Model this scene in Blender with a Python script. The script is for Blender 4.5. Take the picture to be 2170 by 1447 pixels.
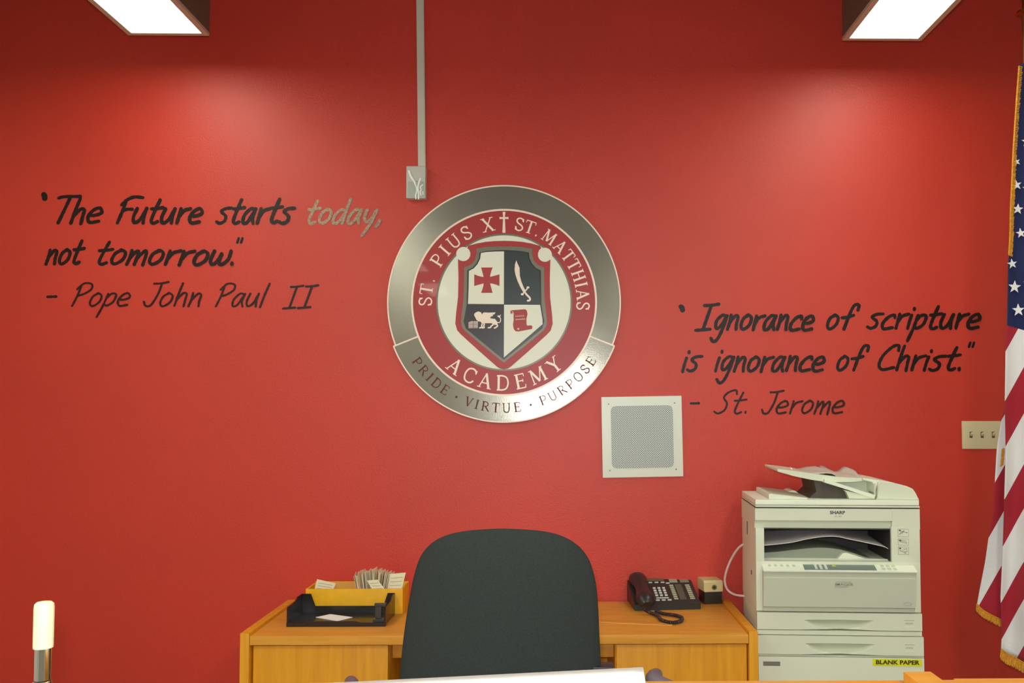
import bpy, bmesh, math, random
from mathutils import Vector, Matrix, Euler
random.seed(7)
S = bpy.context.scene
COL = S.collection
for o in list(bpy.data.objects): bpy.data.objects.remove(o)

# ---------------------------------------------------------------- camera
W_, H_, F_ = 2170.0, 1447.0, 1880.0
VP = (1185.0, 865.0)                     # where the wall's normal meets the picture
CZ = 1.542
YW = 3.74                                # red wall
cam_d = bpy.data.cameras.new('camera'); cam = bpy.data.objects.new('camera', cam_d); COL.objects.link(cam)
cam.location = (0, 0, CZ)
cam.rotation_euler = Euler((math.radians(90+2.5), 0, math.radians(-0.8)))
cam_d.sensor_width = 36; cam_d.sensor_fit = 'HORIZONTAL'; cam_d.lens = 36*F_/W_
RM = cam.rotation_euler.to_matrix()
_d = RM.transposed() @ Vector((0, 1, 0))
_a, _b = _d.x/-_d.z, _d.y/-_d.z
SX = (W_/2 + F_*_a - VP[0])/W_
SY = (VP[1] - H_/2 + F_*_b)/W_
cam_d.shift_x = SX; cam_d.shift_y = SY
cam_d.clip_start = 0.02
S.camera = cam
def PX(px, py, Y):
    """point at depth Y seen at photo pixel (px, py)"""
    a = (px - W_/2 + SX*W_)/F_; b = (H_/2 + SY*W_ - py)/F_
    d = RM @ Vector((a, b, -1))
    t = Y/d.y
    return Vector((d.x*t, Y, CZ + d.z*t))

# ---------------------------------------------------------------- exposure, world
S.view_settings.view_transform = 'Standard'
S.view_settings.look = 'None'
S.view_settings.gamma = 1.0
S.view_settings.use_curve_mapping = False
S.view_settings.exposure = 0.62
wd = bpy.data.worlds.new('world'); S.world = wd; wd.use_nodes = True
wd.node_tree.nodes['Background'].inputs[0].default_value = (0.05, 0.05, 0.06, 1)
wd.node_tree.nodes['Background'].inputs[1].default_value = 0.2
LENS_POWER = 17.5
LENS_FRONT = 6.6
# the camera's flash, a small lamp right above the lens
fl = bpy.data.lights.new('camera_flash', 'AREA'); fl.shape = 'DISK'; fl.size = 0.07; fl.energy = 24.0; fl.color = (0.92, 0.96, 1.0)
flo = bpy.data.objects.new('camera_flash', fl); COL.objects.link(flo)
flo.location = (-0.01, -0.03, CZ+0.06); flo.rotation_euler = (math.radians(90), 0, 0)

# ---------------------------------------------------------------- materials
def lin(c):
    return tuple(((v/255)/12.92 if v/255 <= 0.04045 else ((v/255+0.055)/1.055)**2.4) for v in c)
MATS = {}
def mat(name, rgb, rough=0.5, metal=0.0, spec=0.5, bump=0.0, bscale=200.0, var=0.0, vscale=6.0, coat=0.0, emis=None, estr=0.0):
    if name in MATS: return MATS[name]
    m = bpy.data.materials.new(name); m.use_nodes = True
    nt = m.node_tree; p = nt.nodes['Principled BSDF']
    c = (*lin(rgb), 1)
    p.inputs['Base Color'].default_value = c
    p.inputs['Roughness'].default_value = rough
    p.inputs['Metallic'].default_value = metal
    p.inputs['Specular IOR Level'].default_value = spec
    p.inputs['Coat Weight'].default_value = coat
    if emis:
        p.inputs['Emission Color'].default_value = (*emis, 1); p.inputs['Emission Strength'].default_value = estr
    tc = nt.nodes.new('ShaderNodeTexCoord')
    if var > 0:
        n = nt.nodes.new('ShaderNodeTexNoise'); n.inputs['Scale'].default_value = vscale; n.inputs['Detail'].default_value = 4
        nt.links.new(tc.outputs['Object'], n.inputs['Vector'])
        r = nt.nodes.new('ShaderNodeValToRGB')
        r.color_ramp.elements[0].position = 0.3; r.color_ramp.elements[1].position = 0.7
        r.color_ramp.elements[0].color = tuple(v*(1-var) for v in c[:3])+(1,)
        r.color_ramp.elements[1].color = tuple(min(1, v*(1+var)) for v in c[:3])+(1,)
        nt.links.new(n.outputs['Fac'], r.inputs['Fac']); nt.links.new(r.outputs['Color'], p.inputs['Base Color'])
    if bump > 0:
        n = nt.nodes.new('ShaderNodeTexNoise'); n.inputs['Scale'].default_value = bscale; n.inputs['Detail'].default_value = 3
        nt.links.new(tc.outputs['Object'], n.inputs['Vector'])
        b = nt.nodes.new('ShaderNodeBump'); b.inputs['Strength'].default_value = bump; b.inputs['Distance'].default_value = 0.002
        nt.links.new(n.outputs['Fac'], b.inputs['Height']); nt.links.new(b.outputs['Normal'], p.inputs['Normal'])
    MATS[name] = m; return m
def wood(name, rgb, dark, stretch=(1.2, 14, 14), rough=0.42):
    if name in MATS: return MATS[name]
    m = bpy.data.materials.new(name); m.use_nodes = True
    nt = m.node_tree; p = nt.nodes['Principled BSDF']; p.inputs['Roughness'].default_value = rough
    tc = nt.nodes.new('ShaderNodeTexCoord'); mp = nt.nodes.new('ShaderNodeMapping'); mp.inputs['Scale'].default_value = stretch
    n = nt.nodes.new('ShaderNodeTexNoise'); n.inputs['Scale'].default_value = 3.5; n.inputs['Detail'].default_value = 8; n.inputs['Distortion'].default_value = 0.6
    r = nt.nodes.new('ShaderNodeValToRGB')
    r.color_ramp.elements[0].position = 0.32; r.color_ramp.elements[0].color = (*lin(dark), 1)
    r.color_ramp.elements[1].position = 0.66; r.color_ramp.elements[1].color = (*lin(rgb), 1)
    nt.links.new(tc.outputs['Object'], mp.inputs['Vector']); nt.links.new(mp.outputs['Vector'], n.inputs['Vector'])
    nt.links.new(n.outputs['Fac'], r.inputs['Fac']); nt.links.new(r.outputs['Color'], p.inputs['Base Color'])
    b = nt.nodes.new('ShaderNodeBump'); b.inputs['Strength'].default_value = 0.12; b.inputs['Distance'].default_value = 0.001
    nt.links.new(n.outputs['Fac'], b.inputs['Height']); nt.links.new(b.outputs['Normal'], p.inputs['Normal'])
    MATS[name] = m; return m

M_red = mat('red_wall_paint', (199, 49, 26), 0.5, spec=0.66, bump=0.45, bscale=160, var=0.05, vscale=2.0)
M_ceil = mat('lavender_bounce_ceiling', (128, 122, 150), 0.9)  # unseen ceiling, tinted lavender so its bounce cools the upper wall
M_floor = mat('floor_carpet', (130, 122, 112), 0.95, bump=0.5, bscale=300, var=0.2, vscale=80)
M_offw = mat('offwhite_paint', (205, 198, 184), 0.7)
M_hous = mat('fixture_enamel', (96, 88, 70), 0.5)
M_rim = mat('fixture_rim', (190, 176, 150), 0.4)
M_lens = mat('glowing_lens', (255, 255, 250), 0.4, emis=(0.97, 1.0, 0.86), estr=LENS_POWER)
M_rodm = mat('hanger_steel', (140, 140, 135), 0.4, metal=0.8)
M_oak = wood('honey_oak', (226, 158, 58), (212, 142, 46))
M_oakv = wood('honey_oak_upright', (230, 160, 30), (216, 142, 22), stretch=(14, 14, 1.0))
M_oakl = wood('light_oak', (226, 158, 64), (210, 140, 48))
M_cream = mat('cream_print', (236, 230, 208), 0.4)
M_ivory = mat('ivory_plastic', (220, 214, 186), 0.42)

# ---------------------------------------------------------------- object helpers
WM = {}
def thing(name, label, cat, loc=(0, 0, 0), rot=0.0, group=None, rx=0.0, ry=0.0):
    o = bpy.data.objects.new(name, None); COL.objects.link(o)
    o.empty_display_size = 0.05
    o.location = loc; o.rotation_euler = (rx, ry, rot)
    o['label'] = label; o['category'] = cat
    if group: o['group'] = group
    WM[o.name] = Matrix.Translation(loc) @ Euler((rx, ry, rot)).to_matrix().to_4x4()
    return o
def tag(o, label, cat, group=None):
    o['label'] = label; o['category'] = cat
    if group: o['group'] = group
    return o
def smooth(me, ang=35):
    for p in me.polygons: p.use_smooth = True
    try: me.set_sharp_from_angle(angle=math.radians(ang))
    except Exception: pass
def obj(name, bm, m, parent=None, local=False, sm=True, loc=None, kind=None, label=None):
    """bm in world coordinates unless local; becomes one mesh object"""
    me = bpy.data.meshes.new(name)
    bmesh.ops.recalc_face_normals(bm, faces=bm.faces)
    if parent is not None and not local:
        bm.transform(WM[parent.name].inverted())
    elif loc is not None:
        bm.transform(Matrix.Translation(-Vector(loc)))
    # put a part's origin at its own centre
    off = Vector((0, 0, 0))
    if parent is not None and len(bm.verts):
        mn = Vector([min(v.co[i] for v in bm.verts) for i in range(3)]); mx = Vector([max(v.co[i] for v in bm.verts) for i in range(3)])
        off = (mn+mx)/2; bm.transform(Matrix.Translation(-off))
    bm.to_mesh(me); bm.free()
    if sm: smooth(me)
    if isinstance(m, (list, tuple)):
        for x in m: me.materials.append(x)
    else: me.materials.append(m)
    o = bpy.data.objects.new(name, me); COL.objects.link(o)
    if parent is not None:
        o.parent = parent; o.location = off
        WM[o.name] = WM[parent.name] @ Matrix.Translation(off)
    elif loc is not None: o.location = loc; WM[o.name] = Matrix.Translation(loc)
    else: WM[o.name] = Matrix.Identity(4)
    if kind: o['kind'] = kind
    if label: o['label'] = label
    return o
def struct(name, bm, m):
    o = obj(name, bm, m, sm=False); o['kind'] = 'structure'; return o
def NB(): return bmesh.new()
def box(bm, x0, x1, y0, y1, z0, z1, bev=0.0, seg=2):
    vs = [bm.verts.new((x, y, z)) for z in (z0, z1) for y in (y0, y1) for x in (x0, x1)]
    fs = [(0, 1, 3, 2), (4, 6, 7, 5), (0, 4, 5, 1), (1, 5, 7, 3), (3, 7, 6, 2), (2, 6, 4, 0)]
    ff = [bm.faces.new([vs[i] for i in f]) for f in fs]
    if bev > 0:
        es = list({e for f in ff for e in f.edges})
        bmesh.ops.bevel(bm, geom=es, offset=bev, segments=seg, affect='EDGES', profile=0.7)
    return bm
def prism(bm, pts, axis, a0, a1, bev=0.0, m=0):
    """pts: polygon in the plane across axis ('x': (y,z), 'y': (x,z), 'z': (x,y))"""
    def mk(p, a):
        return {'x': (a, p[0], p[1]), 'y': (p[0], a, p[1]), 'z': (p[0], p[1], a)}[axis]
    A = [bm.verts.new(mk(p, a0)) for p in pts]; B = [bm.verts.new(mk(p, a1)) for p in pts]
    ff = [bm.faces.new(A), bm.faces.new(list(reversed(B)))]
    n = len(pts)
    for i in range(n): ff.append(bm.faces.new((A[i], B[i], B[(i+1) % n], A[(i+1) % n])))
    for f in ff: f.material_index = m
    if bev > 0:
        es = list(set(ff[0].edges) | set(ff[1].edges))
        bmesh.ops.bevel(bm, geom=es, offset=bev, segments=2, affect='EDGES')
    return bm
def lathe(bm, prof, c, n=32, axis='z'):
    rings = []
    for r, h in prof:
        ring = []
        for k in range(n):
            a = 2*math.pi*k/n
            if axis == 'z': p = (c[0]+r*math.cos(a), c[1]+r*math.sin(a), c[2]+h)
            elif axis == 'y': p = (c[0]+r*math.cos(a), c[1]+h, c[2]+r*math.sin(a))
            else: p = (c[0]+h, c[1]+r*math.cos(a), c[2]+r*math.sin(a))
            ring.append(bm.verts.new(p))
        rings.append(ring)
    for i in range(len(rings)-1):
        for k in range(n):
            bm.faces.new((rings[i][k], rings[i][(k+1) % n], rings[i+1][(k+1) % n], rings[i+1][k]))
    bm.faces.new(rings[0]); bm.faces.new(list(reversed(rings[-1])))
    return bm
def tube(bm, pts, r, n=10, close=False):
    pts = [Vector(p) for p in pts]; N = len(pts); rings = []
    up = Vector((0, 0, 1)); prev = None
    for i, p in enumerate(pts):
        t = (pts[min(i+1, N-1)] - pts[max(i-1, 0)]).normalized()
        if prev is None:
            ref = Vector((1, 0, 0)) if abs(t.z) > 0.9 else up
            u = t.cross(ref).normalized()
        else: u = (prev - t*prev.dot(t)).normalized()
        prev = u; v = t.cross(u)
        rr = r[i] if isinstance(r, (list, tuple)) else r
        rings.append([bm.verts.new(p + rr*(math.cos(2*math.pi*k/n)*u + math.sin(2*math.pi*k/n)*v)) for k in range(n)])
    for i in range(N-1):
        for k in range(n): bm.faces.new((rings[i][k], rings[i][(k+1) % n], rings[i+1][(k+1) % n], rings[i+1][k]))
    bm.faces.new(rings[0]); bm.faces.new(list(reversed(rings[-1])))
    return bm
def crom(pts, n=6):
    """Catmull-Rom through 2-D or 3-D points"""
    P = [Vector(p) if len(p) == 3 else Vector((p[0], p[1], 0)) for p in pts]
    if len(P) < 3:
        return [P[0].lerp(P[-1], k/n) for k in range(n+1)]
    out = []; E = [P[0]*2-P[1]] + P + [P[-1]*2-P[-2]]
    for i in range(1, len(E)-2):
        a, b, c, d = E[i-1:i+3]
        for k in range(n):
            t = k/n
            out.append(0.5*((2*b)+(c-a)*t+(2*a-5*b+4*c-d)*t*t+(3*b-a-3*c+d)*t**3))
    out.append(P[-1]); return out
def ribbon(bm, pts, w, to3, th=0.0006, caps=True, m=0, wob=0.0):
    """flat marker stroke: pts 2-D, to3(x,z,off)->Vector puts it on its surface"""
    L = [Vector((p[0], p[1])) for p in pts]
    N = len(L); A = []; B = []
    for i, p in enumerate(L):
        t = L[min(i+1, N-1)] - L[max(i-1, 0)]
        t = t.normalized() if t.length > 1e-9 else Vector((1, 0))
        nrm = Vector((-t.y, t.x)); ww = w*0.5*(1+wob*random.uniform(-1, 1))
        A.append(p+nrm*ww); B.append(p-nrm*ww)
    if caps:
        def cap(p, q, d):
            c = (p+q)/2; r = (p-q).length/2; t = d
            ax = (p-c)
            return [c + ax*math.cos(a) + t*r*math.sin(a) for a in (math.pi*0.25, math.pi*0.5, math.pi*0.75)]
        t1 = (L[-1]-L[-2]).normalized(); t0 = (L[0]-L[1]).normalized()
        endc = cap(A[-1], B[-1], t1); stc = cap(B[0], A[0], t0)
    else: endc = []; stc = []
    fr = lambda p, o: bm.verts.new(to3(p.x, p.y, o))
    q_ = lambda i: th+0.00022*i/N          # a stroke climbs a hair so it can cross itself
    a0 = [fr(p, q_(i)) for i, p in enumerate(A)]; b0 = [fr(p, q_(i)) for i, p in enumerate(B)]
    ab = [fr(p, 0) for p in A]; bb = [fr(p, 0) for p in B]
    fs = []
    for i in range(N-1):
        fs.append(bm.faces.new((a0[i], a0[i+1], b0[i+1], b0[i])))
        fs.append(bm.faces.new((ab[i], ab[i+1], a0[i+1], a0[i])))
        fs.append(bm.faces.new((bb[i], bb[i+1], b0[i+1], b0[i])))
    if endc: fs.append(bm.faces.new([a0[-1]]+[fr(p, q_(N-1)) for p in endc]+[b0[-1]]))
    if stc: fs.append(bm.faces.new([b0[0]]+[fr(p, th) for p in stc]+[a0[0]]))
    for f in fs: f.material_index = m
def text_bm(body, size, to3, th=0.0006, sx=1.0, bold=0.0):
    cu = bpy.data.curves.new('t', 'FONT'); cu.body = body; cu.size = size; cu.align_x = 'CENTER'; cu.align_y = 'CENTER'; cu.offset = bold
    cu.resolution_u = 4
    to = bpy.data.objects.new('t', cu); COL.objects.link(to)
    bpy.context.view_layer.update()
    me = bpy.data.meshes.new_from_object(to)
    bm = bmesh.new(); bm.from_mesh(me)
    for v in bm.verts: v.co = to3(v.co.x*sx, v.co.y, th)
    bpy.data.objects.remove(to); bpy.data.meshes.remove(me); bpy.data.curves.remove(cu)
    return bm
def on_wall(x, z, off): return Vector((x, YW-0.0004-off, z))

# ================================================================ THE ROOM
XL, XR, YB, ZC = -2.40, 2.55, -5.2, 3.75
struct('floor', box(NB(), XL-.1, XR+.1, YB-.1, YW+.1, -0.1, 0), M_floor)
struct('unseen_bounce_ceiling', box(NB(), XL-.1, XR+.1, YB-.1, YW+.1, ZC, ZC+0.1), M_ceil)
struct('wall_back', box(NB(), XL-.1, XR+.1, YW, YW+.1, 0, ZC), M_red)
struct('wall_left', box(NB(), XL-.1, XL, YB-.1, YW, 0, ZC), M_offw)
struct('wall_right', box(NB(), XR, XR+.1, YB-.1, YW, 0, ZC), M_offw)
struct('wall_front', box(NB(), XL, XR, YB-.1, YB, 0, ZC), M_offw)
M_bb = mat('dark_vinyl', (52, 46, 44), 0.5)
struct('baseboard_back', box(NB(), XL, XR, YW-.012, YW, 0, 0.1, 0.002), M_bb)

# ================================================================ HANGING FIXTURES
ZL = CZ + 1.470
M_lensf = mat('glowing_lens_wall_row', (255, 255, 250), 0.4, emis=(0.97, 1.0, 0.86), estr=LENS_FRONT)
def fixture(xc, ya, yb, label, ml=None):
    t = thing('ceiling_light', label, 'light', (xc, (ya+yb)/2, ZL), group='hanging fluorescent fixtures')
    hw = 0.137; hl = (yb-ya)/2
    b = NB()   # open-bottomed housing
    box(b, -hw-.022, hw+.022, -hl-.022, hl+.022, 0.012, 0.17, 0.004)
    obj('housing', b, M_hous, t, local=True)
    b = NB()
    box(b, -hw-.022, -hw, -hl-.022, hl+.022, -0.001, 0.012); box(b, hw, hw+.022, -hl-.022, hl+.022, -0.001, 0.012)
    box(b, -hw, hw, -hl-.022, -hl, -0.001, 0.012); box(b, -hw, hw, hl, hl+.022, -0.001, 0.012)
    obj('frame', b, M_rim, t, local=True)
    obj('lens', box(NB(), -hw, hw, -hl, hl, 0.002, 0.011), ml or M_lens, t, local=True)
    for yy in (-hl*0.7, hl*0.7):
        obj('hanger_rod', tube(NB(), [(0, yy, 0.17), (0, yy, ZC-ZL)], 0.006, 8), M_rodm, t, local=True)
fixture(-1.541, 2.22, 3.44, 'hanging fluorescent fixture nearest the red wall, upper left of the photo', M_lensf)
fixture(1.290, 2.23, 3.45, 'hanging fluorescent fixture nearest the red wall, upper right of the photo', M_lensf)
fixture(-1.537, 0.08, 1.30, 'second hanging fluorescent fixture from the red wall in the left row')
fixture(1.285, 0.08, 1.30, 'second hanging fluorescent fixture from the red wall in the right row')
fixture(-1.537, -2.07, -0.85, 'third hanging fluorescent fixture from the red wall in the left row')
fixture(1.285, -2.07, -0.85, 'third hanging fluorescent fixture from the red wall in the right row')

fixture(-1.537, -4.2, -2.98, 'added fourth hanging fluorescent fixture in the left row, unseen fill light')  # fourth row: unseen lamps added behind the camera for general fill
fixture(1.285, -4.2, -2.98, 'added fourth hanging fluorescent fixture in the right row, unseen fill light')

# ================================================================ HANDWRITTEN QUOTES ON THE WALL
G = {
'T': ([[(0, 1.7), (.3, 1.8), (1.2, 1.82)], [(.66, 1.8), (.6, 1.0), (.52, 0)]], 1.15),
'h': ([[(.1, 1.7), (.08, .9), (.1, 0)], [(.1, .5), (.35, .95), (.58, .9), (.62, .5), (.68, -.05)]], .9),
'e': ([[(.08, .5), (.4, .5), (.72, .68), (.52, 1.0), (.2, .85), (.04, .4), (.25, .02), (.75, .1)]], .95),
'F': ([[(.16, 1.5), (.14, .8), (.08, 0)], [(-.05, 1.25), (.2, 1.6), (.6, 1.8), (1.15, 1.75)], [(.14, .85), (.4, .95), (.72, .95)]], .95),
'u': ([[(.08, 1), (.02, .4), (.2, .02), (.5, .25), (.68, 1)], [(.68, 1), (.66, .5), (.76, 0)]], .98),
't': ([[(.36, 1.6), (.26, .8), (.24, .2), (.42, .0), (.66, .12)], [(0, .98), (.3, 1.0), (.72, 1.08)]], .82),
'r': ([[(.08, 1), (.1, .5), (.12, 0)], [(.12, .45), (.3, .85), (.68, 1)]], .78),
's': ([[(.76, 1.02), (.35, .98), (.12, .78), (.5, .48), (.52, .15), (.25, .0), (0, .1)]], .88),
'a': ([[(.66, .95), (.35, .98), (.06, .55), (.12, .05), (.42, .12), (.7, .98)], [(.7, .98), (.66, .4), (.82, 0)]], .98),
'o': ([[(.42, 1), (.12, .75), (.08, .25), (.32, .0), (.66, .3), (.68, .78), (.42, 1), (.3, .95)]], .92),
'd': ([[(.66, .9), (.35, .98), (.06, .55), (.12, .05), (.42, .12), (.68, .7)], [(.74, 1.75), (.7, .9), (.72, 0)]], .98),
'y': ([[(.08, 1), (.08, .45), (.3, .15), (.55, .4), (.7, 1)], [(.72, 1), (.6, .1), (.3, -.8)]], .95),
',': ([[(.18, .2), (.16, .0), (.04, -.25)]], .4),
'n': ([[(.06, 1), (.1, .5), (.08, 0)], [(.1, .45), (.38, .95), (.6, .85), (.62, .4), (.7, 0)]], .9),
'm': ([[(.06, 1), (.1, .5), (.08, 0)], [(.1, .45), (.35, .95), (.48, .8), (.5, 0)], [(.5, .45), (.78, .95), (.92, .8), (.98, -.05)]], 1.18),
'w': ([[(.06, 1), (.04, .35), (.22, .02), (.45, .3), (.52, .8)], [(.52, .8), (.55, .2), (.75, .02), (1.0, .4), (.98, 1)]], 1.2),
'.': ([[(.1, .1), (.12, .0)]], .35),
'P': ([[(.22, 1.5), (.2, .8), (.1, 0)], [(.02, 1.3), (.35, 1.75), (.85, 1.7), (.95, 1.3), (.6, .95), (.2, .78)]], 1.12),
'p': ([[(.14, .95), (.08, 0), (-.05, -.85)], [(.12, .6), (.35, .95), (.68, .9), (.66, .35), (.35, .05), (.1, .15)]], .92),
'J': ([[(.3, 1.72), (.7, 1.74), (1.15, 1.85)], [(.78, 1.76), (.78, .9), (.6, .1), (.3, .05), (.1, .35)]], 1.05),
'l': ([[(.2, 1.85), (.12, .9), (.1, 0)]], .42),
'I': ([[(.12, 1.7), (.6, 1.72), (1.12, 1.8)], [(.62, 1.74), (.56, .9), (.5, .03)], [(-.02, -.02), (.5, .02), (1.0, .06)]], 1.25),
'g': ([[(.66, .92), (.35, .98), (.06, .6), (.15, .1), (.42, .2), (.7, .95)], [(.7, .95), (.66, .2), (.5, -.6), (.25, -.85), (-.02, -.6)]], .92),
'f': ([[(.98, 1.35), (.95, 1.7), (.65, 1.7), (.5, 1.2), (.38, 0)], [(.02, .8), (.4, .85), (.78, .98)]], .78),
'c': ([[(.72, .8), (.62, 1.0), (.3, .85), (.05, .4), (.2, .02), (.75, .1)]], .88),
'i': ([[(.1, .95), (.08, .5), (.1, 0)], [(.14, 1.42), (.16, 1.32)]], .38),
'C': ([[(.95, 1.35), (.85, 1.72), (.5, 1.6), (.12, 1.0), (.05, .35), (.35, .0), (1.0, .15)]], 1.12),
'S': ([[(1.05, 1.45), (.9, 1.75), (.5, 1.6), (.3, 1.2), (.62, .75), (.62, .25), (.3, -.02), (0, .12)]], 1.05),
'"': ([[(.1, 1.75), (.04, 1.4)], [(.38, 1.8), (.32, 1.45)]], .5),
'-': ([[(0, .5), (.6, .52)]], .7),
}
def word_mesh(text, x0, x1, ybase, xh, w, slant=0.30, wob=0.12):
    """text drawn with a marker between photo columns x0..x1, baseline row ybase, x-height xh (photo px measured on the wall)"""
    strokes = []; cx = 0
    for ch in text:
        g, adv = G[ch]
        jy = random.uniform(-.04, .04)
        for s in g: strokes.append([(cx+px_, py_+jy) for px_, py_ in s])
        cx += adv
    strokes = [[(a+slant*b, b) for a, b in crom2(s)] for s in strokes]
    mn = min(a for s in strokes for a, b in s); mx = max(a for s in strokes for a, b in s)
    pa = PX(x0, ybase, YW); pb = PX(x1, ybase, YW); ph = PX(x0, ybase-xh, YW)
    wpx = w/((1880)/YW)
    sc = (pb.x-pa.x-wpx)/(mx-mn); sz = ph.z-pa.z
    bm = NB()
    for si, s in enumerate(strokes):
        L = [(pa.x+wpx/2+(a-mn)*sc, pa.z+b*sz + (pb.z-pa.z)*(a-mn)/(mx-mn)) for a, b in s]
        ribbon(bm, L, wpx, on_wall, 0.0005+0.00025*si, True, 0, wob)
    return bm
def crom2(s):
    return [(v.x, v.y) for v in crom(s, 7)]
M_ink = mat('black_marker_paint', (24, 11, 7), 0.36, spec=0.35, bump=0.5, bscale=300)
M_inkthin = mat('thin_marker_paint', (46, 12, 10), 0.4, spec=0.35, bump=0.5, bscale=300)
# one word of the same ink, lamp glare painted in as silvery grey
M_inkglare = mat('ink_painted_glare', (146, 124, 100), 0.3, metal=0.35, spec=0.8, bump=0.8, bscale=220, var=0.4, vscale=120)
def quote_mark(px0, py0, n=2, w=8):
    bm = NB()
    for k in range(n):
        a = PX(px0+k*8, py0, YW); b = PX(px0+k*8-3, py0+9, YW)
        ribbon(bm, [(a.x, a.z), ((a.x+b.x)/2, (a.z+b.z)/2), (b.x, b.z)], w/502, on_wall)
    return bm
def c4(x, y): return 60+x/2.782, 380+y/2.782
def c6(x, y): return 1400+x/3.014, 600+y/3.014
def add_words(root, conv, sc, rows):
    for text, x0, x1, yb, xh, w, mt in rows:
        a = conv(x0, yb); b = conv(x1, yb)
        lab = 'glossy ink word with lamp glare painted in silvery grey' if mt is M_inkglare else None
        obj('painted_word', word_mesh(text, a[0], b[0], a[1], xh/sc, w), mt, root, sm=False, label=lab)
q1 = thing('wall_lettering', 'black handwritten quote of three lines ending Pope John Paul II on red wall', 'lettering', tuple(PX(390, 550, YW)))
add_words(q1, c4, 2.782, [
 ('The', 165, 443, 256, 86, 7.2, M_ink), ('Future', 515, 1035, 256, 86, 7.2, M_ink), ('starts', 1100, 1580, 258, 88, 7.2, M_ink),
 ('today,', 1645, 2082, 262, 84, 6.5, M_inkglare),
 ('not', 95, 340, 500, 84, 7.0, M_ink), ('tomorrow.', 408, 1212, 502, 82, 7.0, M_ink),
 ('-', 105, 172, 735, 80, 5.6, M_ink), ('Pope', 252, 605, 745, 76, 4.4, M_inkthin), ('John', 675, 1025, 748, 78, 4.6, M_inkthin), ('Paul', 1100, 1428, 752, 76, 4.4, M_inkthin),
 ('II', 1495, 1715, 758, 74, 4.8, M_inkthin)])
bmq = NB()
p = PX(c4(95, 90)[0], c4(95, 90)[1], YW)
ribbon(bmq, [(p.x-.002, p.z), (p.x+.001, p.z-.006), (p.x+.002, p.z-.016)], .024, on_wall)
obj('quotation_mark', bmq, M_ink, q1, sm=False)
obj('quotation_mark', quote_mark(506, 505, 2, 5.5), M_ink, q1, sm=False).location.z += 0
q2 = thing('wall_lettering', 'black handwritten quote of three lines ending St. Jerome on red wall', 'lettering', tuple(PX(1760, 770, YW)))
add_words(q2, c6, 3.014, [
 ('Ignorance', 212, 987, 298, 92, 7.0, M_ink), ('of', 1055, 1280, 296, 90, 7.0, M_ink), ('scripture', 1310, 2050, 290, 90, 7.0, M_ink),
 ('is', 130, 275, 562, 92, 6.6, M_ink), ('ignorance', 340, 1055, 562, 92, 6.6, M_ink), ('of', 1120, 1340, 556, 90, 6.6, M_ink), ('Christ.', 1385, 1925, 555, 90, 6.8, M_ink),
 ('-', 185, 252, 810, 80, 5.4, M_ink), ('St.', 335, 556, 830, 84, 4.4, M_inkthin), ('Jerome', 640, 1178, 832, 80, 4.6, M_inkthin)])
bmq = NB(); p = PX(1445, 650, YW)
ribbon(bmq, [(p.x-.004, p.z), (p.x+.001, p.z-.004), (p.x+.003, p.z-.014)], .022, on_wall)
obj('quotation_mark', bmq, M_ink, q2, sm=False)
obj('quotation_mark', quote_mark(2056, 726, 2, 5.5), M_ink, q2, sm=False)

# ================================================================ SCHOOL EMBLEM
EC = PX(1069, 641, YW); EU = 1/502.5           # one photo px on the wall
M_em_grey = mat('brushed_grey_metal', (142, 138, 124), 0.19, metal=0.5, spec=0.5, bump=0.10, bscale=260, var=0.06, vscale=3)
M_em_red = mat('emblem_red', (168, 36, 34), 0.42, coat=0.08)
M_em_cream = mat('emblem_cream', (232, 232, 212), 0.42, coat=0.05)
M_em_line = mat('emblem_cream_line', (246, 226, 204), 0.35)
M_em_dark = mat('emblem_black', (34, 34, 38), 0.3, coat=0.4)
M_em_shield = mat('shield_line_grey', (112, 108, 92), 0.4, metal=0.4)
M_em_brown = mat('emblem_brown_print', (104, 54, 46), 0.6, spec=0.2)
em = thing('school_emblem', 'round grey and red school crest sign with shield mounted on red wall', 'sign', (EC.x, YW, EC.z))
VS = 1.012
def E3(x, z, off): return Vector((EC.x+x*EU, YW-0.016-off, EC.z+z*EU*VS))       # x, z in photo px from the centre
def arc(r, a0, a1, n=96):
    return [(r*math.cos(math.radians(a0+(a1-a0)*k/n)), r*math.sin(math.radians(a0+(a1-a0)*k/n))) for k in range(n+1)]
def eplate(poly, o0, o1):
    b = NB()
    A = [b.verts.new(E3(x, z, o0)) for x, z in poly]; B = [b.verts.new(E3(x, z, o1)) for x, z in poly]
    b.faces.new(A); b.faces.new(list(reversed(B)))
    for i in range(len(poly)): b.faces.new((A[i], B[i], B[(i+1) % len(poly)], A[(i+1) % len(poly)]))
    return b
def eann(r0, r1, o0, o1, a0=0, a1=360, n=120):
    b = NB(); full = (a1-a0) >= 359.9
    R = []
    for k in range(n+1 if not full else n):
        a = math.radians(a0+(a1-a0)*k/n); c, s = math.cos(a), math.sin(a)
        R.append([b.verts.new(E3(r*c, r*s, o)) for r, o in ((r0, o0), (r0, o1), (r1, o1), (r1, o0))])
    for k in range(len(R) if full else len(R)-1):
        A, B = R[k], R[(k+1) % len(R)]
        for j in range(4): b.faces.new((A[j], A[(j+1) % 4], B[(j+1) % 4], B[j]))
    if not full: b.faces.new(R[0]); b.faces.new(R[-1])
    return b
mm = 0.001
obj('backing_disc', eplate(arc(247, 0, 360, 160)[:-1], -15.6*mm, 0), M_em_grey, em)
obj('cream_rim', eann(244.3, 247.2, -0.2*mm, 0.8*mm, -21.5, 201.8), M_em_line, em)
obj('banner', eann(196, 251.5, -15*mm, 1.2*mm, 201.8, 338.5), M_em_grey, em)
bn = eann(249, 251.8, 1*mm, 2.2*mm, 201.8, 338.5)
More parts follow.
